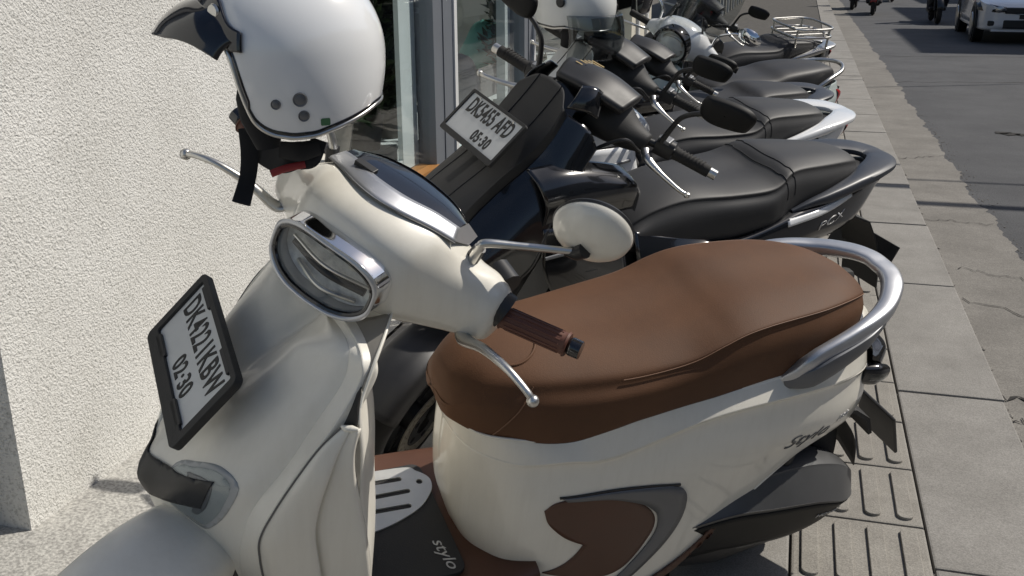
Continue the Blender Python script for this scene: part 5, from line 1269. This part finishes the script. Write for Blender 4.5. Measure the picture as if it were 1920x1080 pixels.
    if visor:
        rows = []
        for t in range(7):
            zz = (-.025 - .150 * t / 6) * size; row = []
            for k in range(-8, 9):
                ph = rad(9.5 * k); row.append(Vector((A * 1.12 * math.cos(ph) + .012 * math.sin(t / 6 * 3.1), B_ * 1.10 * math.sin(ph), zz)))
            rows.append(row)
        X = Matrix.Translation((0, 0, .02)) @ Matrix.Rotation(rad(visor), 4, 'Y') @ Matrix.Translation((0, 0, -.02))
        surf('visor', rows, 20, 50, M['visor'], root, X=X, solid=.002)
        for sg in (1, -1): lathe('visor_pivot', [(0, .006), (.014, .005), (.018, 0)], M['black'], root, 20, look((.012, B_ * 1.03 * sg, .02), (0, sg, 0)))
    # chin strap: two webs hanging from the cheeks
    return root

# ================================================================== road traffic
M['carwhite'] = mat('car_white_paint', (.74, .75, .76), .15, coat=1)
M['tyredark'] = mat('dark_tyre', (.02, .02, .02), .8)
M['skin'] = mat('skin', (.33, .19, .12), .6)
M['lampglow'] = bpy.data.materials.new('lit_headlamp'); M['lampglow'].use_nodes = True
_b = M['lampglow'].node_tree.nodes['Principled BSDF']; _b.inputs['Emission Color'].default_value = (1, .96, .88, 1); _b.inputs['Emission Strength'].default_value = 6
def car(loc, heading, label):
    root = empty('car', loc, Matrix.Rotation(heading, 3, 'Z')); tag(root, label, 'car')
    # local: X forward, Y left, Z up; length 3.9, width 1.68
    st = [(1.93, .52, .30, .62, .66), (1.86, .66, .24, .70, .74), (1.70, .78, .22, .79, .76), (1.35, .83, .22, .875, .83), (.95, .84, .22, .95, .90), (0, .845, .22, 1.02, .95), (-1.2, .84, .22, 1.02, .95), (-1.75, .80, .26, 1.0, .95), (-1.92, .70, .36, .92, .9)]
    rows = []
    for x, w, z0, zt, zs in st:
        rows.append([(x, 0, z0), (x, w * .9, z0), (x, w, z0 + .12), (x, w, (z0 + zs) / 2), (x, w * .985, zs), (x, w * .86, zt - .01), (x, 0, zt)])
    body = surf('body', [[(p[0], p[1], p[2]) for p in r] + [(p[0], -p[1], p[2]) for p in reversed(r[1:-1])] for r in rows], 60, 60, M['carwhite'], root, cv=True, caps=True)
    g = [[(.80, .70, 1.0), (.80, 0, 1.01)], [(.20, .58, 1.44), (.20, 0, 1.48)], [(-.6, .58, 1.50), (-.6, 0, 1.52)], [(-1.45, .55, 1.42), (-1.45, 0, 1.44)], [(-1.75, .66, 1.0), (-1.75, 0, 1.01)]]
    surf('roof', [[(r[1][0], -r[0][1], r[0][2]), (r[1][0], -r[0][1] * .5, r[1][2] - .01), r[1], (r[1][0], r[0][1] * .5, r[1][2] - .01), r[0]] for r in g[1:4]], 20, 20, M['carwhite'], root, solid=.03)
    surf('windscreen', [[(p[0], -.7 if i == 0 else -.58, p[2] - .0) , (p[0] + .06, 0, p[2] + .01), (p[0], .7 if i == 0 else .58, p[2])] for i, p in enumerate((g[0][0], g[1][0]))], 8, 16, M['darklens'], root)
    for sg in (1, -1):
        new('side_window', [(.78, .71 * sg, 1.0), (.20, .59 * sg, 1.42), (-1.4, .56 * sg, 1.41), (-1.72, .67 * sg, 1.0)], [(0, 1, 2, 3)], M['darklens'], root, False)
        surf('headlight', [[(1.885, .42 * sg, .705), (1.80, .62 * sg, .745), (1.55, .80 * sg, .80)], [(1.955, .42 * sg, .655), (1.86, .64 * sg, .675), (1.58, .850 * sg, .735)], [(1.955, .42 * sg, .615), (1.885, .62 * sg, .605), (1.66, .835 * sg, .64)]], 12, 18, M['darklens'], root, solid=.01)
        lathe('lamp_glint', [(0, .02), (.05, .012), (.07, 0)], M['alu'], root, 16, axes((1.925, .52 * sg, .66), (0, 1, 0), (0, 0, 1), (1, 0, 0)))
        box('fog_lamp_recess', (1.70, .50 if sg > 0 else -.68, .325), (1.905, .68 if sg > 0 else -.50, .430), M['black'], root, .02)
        for x in (1.25, -1.22):
            arch = lathe('wheel_arch', [(.36, -.02), (.36, .012), (.0, .012)], M['black'], root, 36, axes((x, .838 * sg, .31), (1, 0, 0), (0, 0, 1), (0, -sg, 0)) @ Matrix.Diagonal((1, 1, -1, 1)))
            wt = tube('wheel', [(x, .68 * sg, .30), (x, .862 * sg, .30)], .30, M['tyredark'], root, 32)
            lathe('rim', [(.20, .0), (.19, .015), (.05, .02), (0, .02)], M['alu'], wt, 24, axes((x, .862 * sg, .30), (1, 0, 0), (0, 0, 1), (0, sg, 0)))
        box('door_mirror', (.62, .86 if sg > 0 else -1.02, .98), (.76, 1.02 if sg > 0 else -.86, 1.10), M['carwhite'], root, .03)
    box('grille', (1.80, -.44, .575), (1.945, .44, .70), M['black'], root, .02)
    box('lower_grille', (1.80, -.46, .27), (1.935, .46, .46), M['black'], root, .03)
    em = text('badge', 'Y', .13, M['chrome'], root, axes((1.95, 0, .655), (0, 1, 0), (0, 0, 1), (1, 0, 0)), .006, 1.3)
    box('number_plate', (1.93, -.21, .475), (1.948, .21, .565), M['black'], root, .004)
    box('chin_strip', (1.72, -.62, .205), (1.90, .62, .25), M['carwhite'], root, .015)
    for ch in root.children:
        if ch.name.split('.')[0] not in ('wheel', 'wheel_arch', 'rim'):
            for v in ch.data.vertices: v.co.z = .21 + (v.co.z - .21) * .80
    return root
def person_rider(root_loc, heading, shirt, lowc, label, seat_z=.74):
    "seated rider as one skinned body, plus helmet"
    me = bpy.data.meshes.new('body')
    J = [(0, 0, .0), (.06, 0, .25), (.12, 0, .48), (.13, 0, .58), (.15, 0, .70),
         (.12, .19, .46), (.30, .27, .24), (.55, .30, .28), (.12, -.19, .46), (.30, -.27, .24), (.55, -.30, .28),
         (.02, .10, -.02), (.42, .16, .02), (.40, .15, -.42), (.50, .15, -.45), (.02, -.10, -.02), (.42, -.16, .02), (.40, -.15, -.42), (.50, -.15, -.45)]
    E = [(0, 1), (1, 2), (2, 3), (3, 4), (2, 5), (5, 6), (6, 7), (2, 8), (8, 9), (9, 10), (0, 11), (11, 12), (12, 13), (13, 14), (0, 15), (15, 16), (16, 17), (17, 18)]
    Rr = [.15, .15, .16, .06, .10, .075, .05, .035, .075, .05, .035, .10, .08, .055, .045, .10, .08, .055, .045]
    me.from_pydata(J, E, [])
    t = bpy.data.objects.new('t', me); COL.objects.link(t)
    t.modifiers.new('k', 'SKIN')
    for v, r in zip(me.skin_vertices[0].data, Rr): v.radius = (r, r)
    me.skin_vertices[0].data[0].use_root = True
    s = t.modifiers.new('s', 'SUBSURF'); s.levels = 1; s.render_levels = 1
    m2 = bpy.data.meshes.new_from_object(t.evaluated_get(bpy.context.evaluated_depsgraph_get())); bpy.data.objects.remove(t)
    m2.materials.clear(); m2.materials.append(shirt); m2.materials.append(lowc); m2.materials.append(M['skin'])
    for p in m2.polygons:
        p.use_smooth = True; c = p.center
        p.material_index = 2 if (c.z > .56 or (c.x > .47 and c.z > .1)) else (1 if c.z < .06 else 0)
    o = bpy.data.objects.new('person', m2); COL.objects.link(o)
    o.location = root_loc + Vector((0, 0, seat_z)); o.rotation_euler = (0, 0, heading); tag(o, label, 'person')
    vs = lathe('helmet', [(0, .16), (.06, .15), (.11, .11), (.135, .03), (.13, -.05), (.10, -.10)], M['gloss'], o, 24, Matrix.Translation((.155, 0, .74)))
    return o
def moto(loc, heading, bm, lit, label, rider):
    loc = Vector(loc)
    root = empty('motorbike', loc, Matrix.Rotation(heading, 3, 'Z')); tag(root, label, 'motorbike', 'motorbikes coming along the road')
    lathe_w = [(.17, -.04), (.25, -.05), (.28, -.02), (.285, 0), (.28, .02), (.25, .05), (.17, .04)]
    for x in (.62, -.62):
        w_ = lathe('wheel', lathe_w, M['tyredark'], root, 28, Matrix.Translation((x, 0, .285)) @ Matrix.Rotation(rad(90), 4, 'X'))
        lathe('rim', [(.18, -.02), (.03, -.03), (.03, .03), (.18, .02)], M['black'], w_, 20, Matrix.Translation((x, 0, .285)) @ Matrix.Rotation(rad(90), 4, 'X'))
    ap = surf('front_apron', mir([[(.45, 0, 1.0), (.44, .10, .98), (.38, .17, .95)], [(.56, 0, .80), (.54, .12, .78), (.42, .22, .76)], [(.62, 0, .62), (.58, .12, .60), (.45, .22, .56)], [(.60, 0, .56), (.5, .10, .45), (.42, .18, .35)]]), 16, 20, bm, root, solid=.01)
    surf('front_fender', [[(.62 + .31 * math.cos(a), y, .285 + .31 * math.sin(a) - abs(y) * .4) for y in (-.07, 0, .07)] for a in (rad(10 + 20 * k) for k in range(8))], 16, 8, bm, root, solid=.006)
    for sg in (1, -1):
        tube('fork_leg', [(.62, .08 * sg, .285), (.42, .08 * sg, .8)], .025, M['black'], root, 8)
        tube('grip', [(.36, .12 * sg, 1.03), (.30, .36 * sg, 1.04)], .02, M['black'], root, 8)
        tube('mirror', [(.34, .22 * sg, 1.04), (.34, .28 * sg, 1.2), (.34, .34 * sg, 1.24)], [.008, .01, .05], M['black'], root, 8, 12)
    surf('headlight_cowl', mir([[(.44, 0, 1.12), (.42, .08, 1.10), (.34, .13, 1.06)], [(.52, 0, 1.02), (.48, .10, 1.02), (.36, .15, 1.0)], [(.50, 0, .95), (.46, .09, .95), (.36, .13, .96)]]), 12, 16, bm, root, solid=.01)
    lathe('headlight', [(.0, .03), (.04, .025), (.065, 0)], M['lampglow'] if lit else M['lens'], root, 20, axes((.505, 0, 1.01), (0, 1, 0), (-.3, 0, 1), (1, 0, .3)))
    surf('body', mir([[(.15, 0, .72), (.15, .12, .70), (.12, .16, .5)], [(-.3, 0, .74), (-.3, .14, .72), (-.3, .17, .5)], [(-.75, 0, .82), (-.75, .08, .8), (-.7, .08, .65)]]), 14, 16, bm, root, solid=.01)
    surf('seat', mir([[(.15, 0, .74), (.15, .10, .73), (.15, .12, .70)], [(-.2, 0, .78), (-.2, .13, .77), (-.2, .15, .72)], [(-.65, 0, .84), (-.65, .09, .83), (-.65, .10, .78)]]), 14, 16, M['blackseat'], root, solid=.01)
    box('floor_board', (.1, -.17, .30), (.45, .17, .34), M['black'], root, .02)
    box('engine', (-.5, -.14, .2), (.1, .14, .5), M['black'], root, .05)
    person_rider(loc + Matrix.Rotation(heading, 3, 'Z') @ Vector((-.2, 0, 0)), heading, *rider)

main_scooter()
P_BLACK = dict(body='navy', nose='matte', seat='greyseat', rail='navytop', side='navy', strip='white')
P_WHITE = dict(body='white', nose='white', seat='greyseat', rail='white', side='white', strip='black')
P_GREY = dict(body='gloss', nose='gloss', seat='blackseat', rail='navytop', side='gloss', strip='greymetal')
P_RACK = dict(body='black', nose='matte', seat='blackseat', rail='alu', side='gloss', strip='white')
RW = Matrix(((-0.7431, 0.6545, 0.1391), (-0.6691, -0.7269, -0.1545), (0.0000, -0.2079, 0.9781)))
maxi((-.077, 3.465, 0), Matrix(((-0.7120, 0.6857, 0.1512), (-0.7021, -0.6953, -0.1533), (0.0000, -0.2153, 0.9765))), 'black scooter with charcoal stepped seat, plate DK5455AFD on its nose', P_BLACK, plate=('DK5455 AFD', '05·30'), windshield=False)
maxi((-.159, 4.476, 0), RW, 'white scooter with white tail rail, white helmet on its mirror', P_WHITE, mirrors=(1, 0), windshield=None, badge=None)
maxi((-.20, 5.74, 0), RW, 'black scooter with long black mirror between the white one and the round headlight', P_GREY, windshield=None, badge=None, detail=False, low=.90)
retro((-.10, 6.28, 0), RW, 'pale retro scooter with round headlight and clear screen')
maxi((-.15, 8.03, 0), RW, 'farthest parked scooter, black seat with silver luggage rack', P_RACK, windshield=None, badge=None, rack=True, detail=False)

def Ws(v): return MAIN_R.to_4x4() @ (ST_R @ Vector(v)) + Vector(MAIN_P)
hm = helmet((-0.7036, 1.3408, 1.2669), (-.88, -.474, 0), (.0, .0, 1), 'white open face helmet with black peak, hung on the nearest scooter', .945, peak=True, brow=.055, decal=[('', -.044, -.086, .013, 'green')])
import types
def hstrap_(pts, w, name, label):
    o = tube(name, pts, .0012, M['strap'], None, 8, 60, None, w, None); tag(o, label, 'strap'); return o
helmet((-.776, 3.666, 1.225), Vector((.95, -.30, -.25)), (.25, -.1, .97), 'white half helmet with raised clear visor, hung on the white scooter', 1.02, m='whiteplain', visor=-14, snaps=False, edge_pts=[(0, -.048), (40, -.052), (70, -.058), (80, -.066), (90, -.075), (120, -.085), (180, -.085)])
helmet((-1.02, 6.46, 1.16), Vector((-.5, -.8, 0)), (.1, 0, 1), 'glossy black open helmet hung on the pale retro scooter', 1.0, m='gloss', snaps=False)
def dark(c): return mat('cloth', c, .85)
car((3.78, 20.95, ZR), rad(-92), 'white hatchback with black grille coming along the road')
moto((1.75, 28.0, ZR), rad(-95), mat('red_bike_paint', (.25, .02, .02), .3, coat=.5), False, 'dark red motorbike coming along the road left of the lit one', (dark((.10, .10, .12)), dark((.03, .03, .04)), 'rider in dark shirt on the red motorbike'))
moto((2.85, 24.9, ZR), rad(-90), mat('dark_bike_paint', (.02, .02, .022), .3, coat=.5), True, 'dark motorbike with its headlamp lit, nearest of those on the road', (dark((.30, .29, .27)), dark((.05, .05, .06)), 'rider in grey shirt on the motorbike with lit headlamp'))
moto((1.38, 30.5, ZR), rad(-96), mat('blue_bike_paint', (.02, .03, .05), .3, coat=.5), False, 'dark blue motorbike close to the far kerb edge', (dark((.05, .06, .09)), dark((.03, .03, .04)), 'rider in navy shirt on the dark blue motorbike'))
moto((2.70, 35.5, ZR), rad(-90), mat('grey_bike_paint', (.05, .05, .05), .3, coat=.5), False, 'grey motorbike farthest away on the road', (dark((.12, .05, .05)), dark((.03, .03, .03)), 'rider in dark red shirt on the farthest motorbike'))

st1 = tube('helmet_strap', [(-0.7740, 1.3325, 1.1564), (-0.7671, 1.3232, 1.1188), (-0.7665, 1.3102, 1.0856), (-0.7631, 1.2806, 1.0548)], [.0012] * 4, M['strap'], None, 8, 50, None, [.012, .013, .012, .0135], Vector((.45, -.89, 0)))
tag(st1, 'black webbing strap hanging from the white helmet down to the brake lever', 'strap')
st2 = empty('strap_buckle', (-0.6936, 1.3357, 1.1239)); tag(st2, 'black chin strap and buckle under the white helmet, with a red tab', 'buckle')
o0 = Vector((-0.6936, 1.3357, 1.1239))
def q_(p): return Vector(p) - o0
tube('webbing', [q_((-0.7681, 1.3440, 1.1373)), q_((-0.7400, 1.3326, 1.1183)), q_((-0.7135, 1.3221, 1.1097)), q_((-0.6897, 1.3297, 1.1134))], [.0015] * 4, M['strap'], st2, 8, 40, None, [.022, .020, .016, .012], Vector((.45, -.89, 0)))
tube('clasp', [q_((-0.7126, 1.3155, 1.1306)), q_((-0.6868, 1.3227, 1.1273)), q_((-0.6633, 1.3412, 1.1314))], [.012, .015, .012], M['strap'], st2, 12, 20, None, [.008, .009, .008], None, 3)
tube('webbing', [q_((-0.6700, 1.3564, 1.1394)), q_((-0.6740, 1.3379, 1.1141)), q_((-0.6909, 1.3281, 1.1089))], [.0015] * 3, M['strap'], st2, 8, 30, None, [.012, .012, .010], Vector((.45, -.89, 0)))
tube('red_tab', [q_((-0.7231, 1.3023, 1.0966)), q_((-0.7044, 1.3118, 1.1035)), q_((-0.6814, 1.3293, 1.1075))], [.0022] * 3, M['redfab'], st2, 8, 20, None, [.0055] * 3, Vector((.45, -.89, 0)))
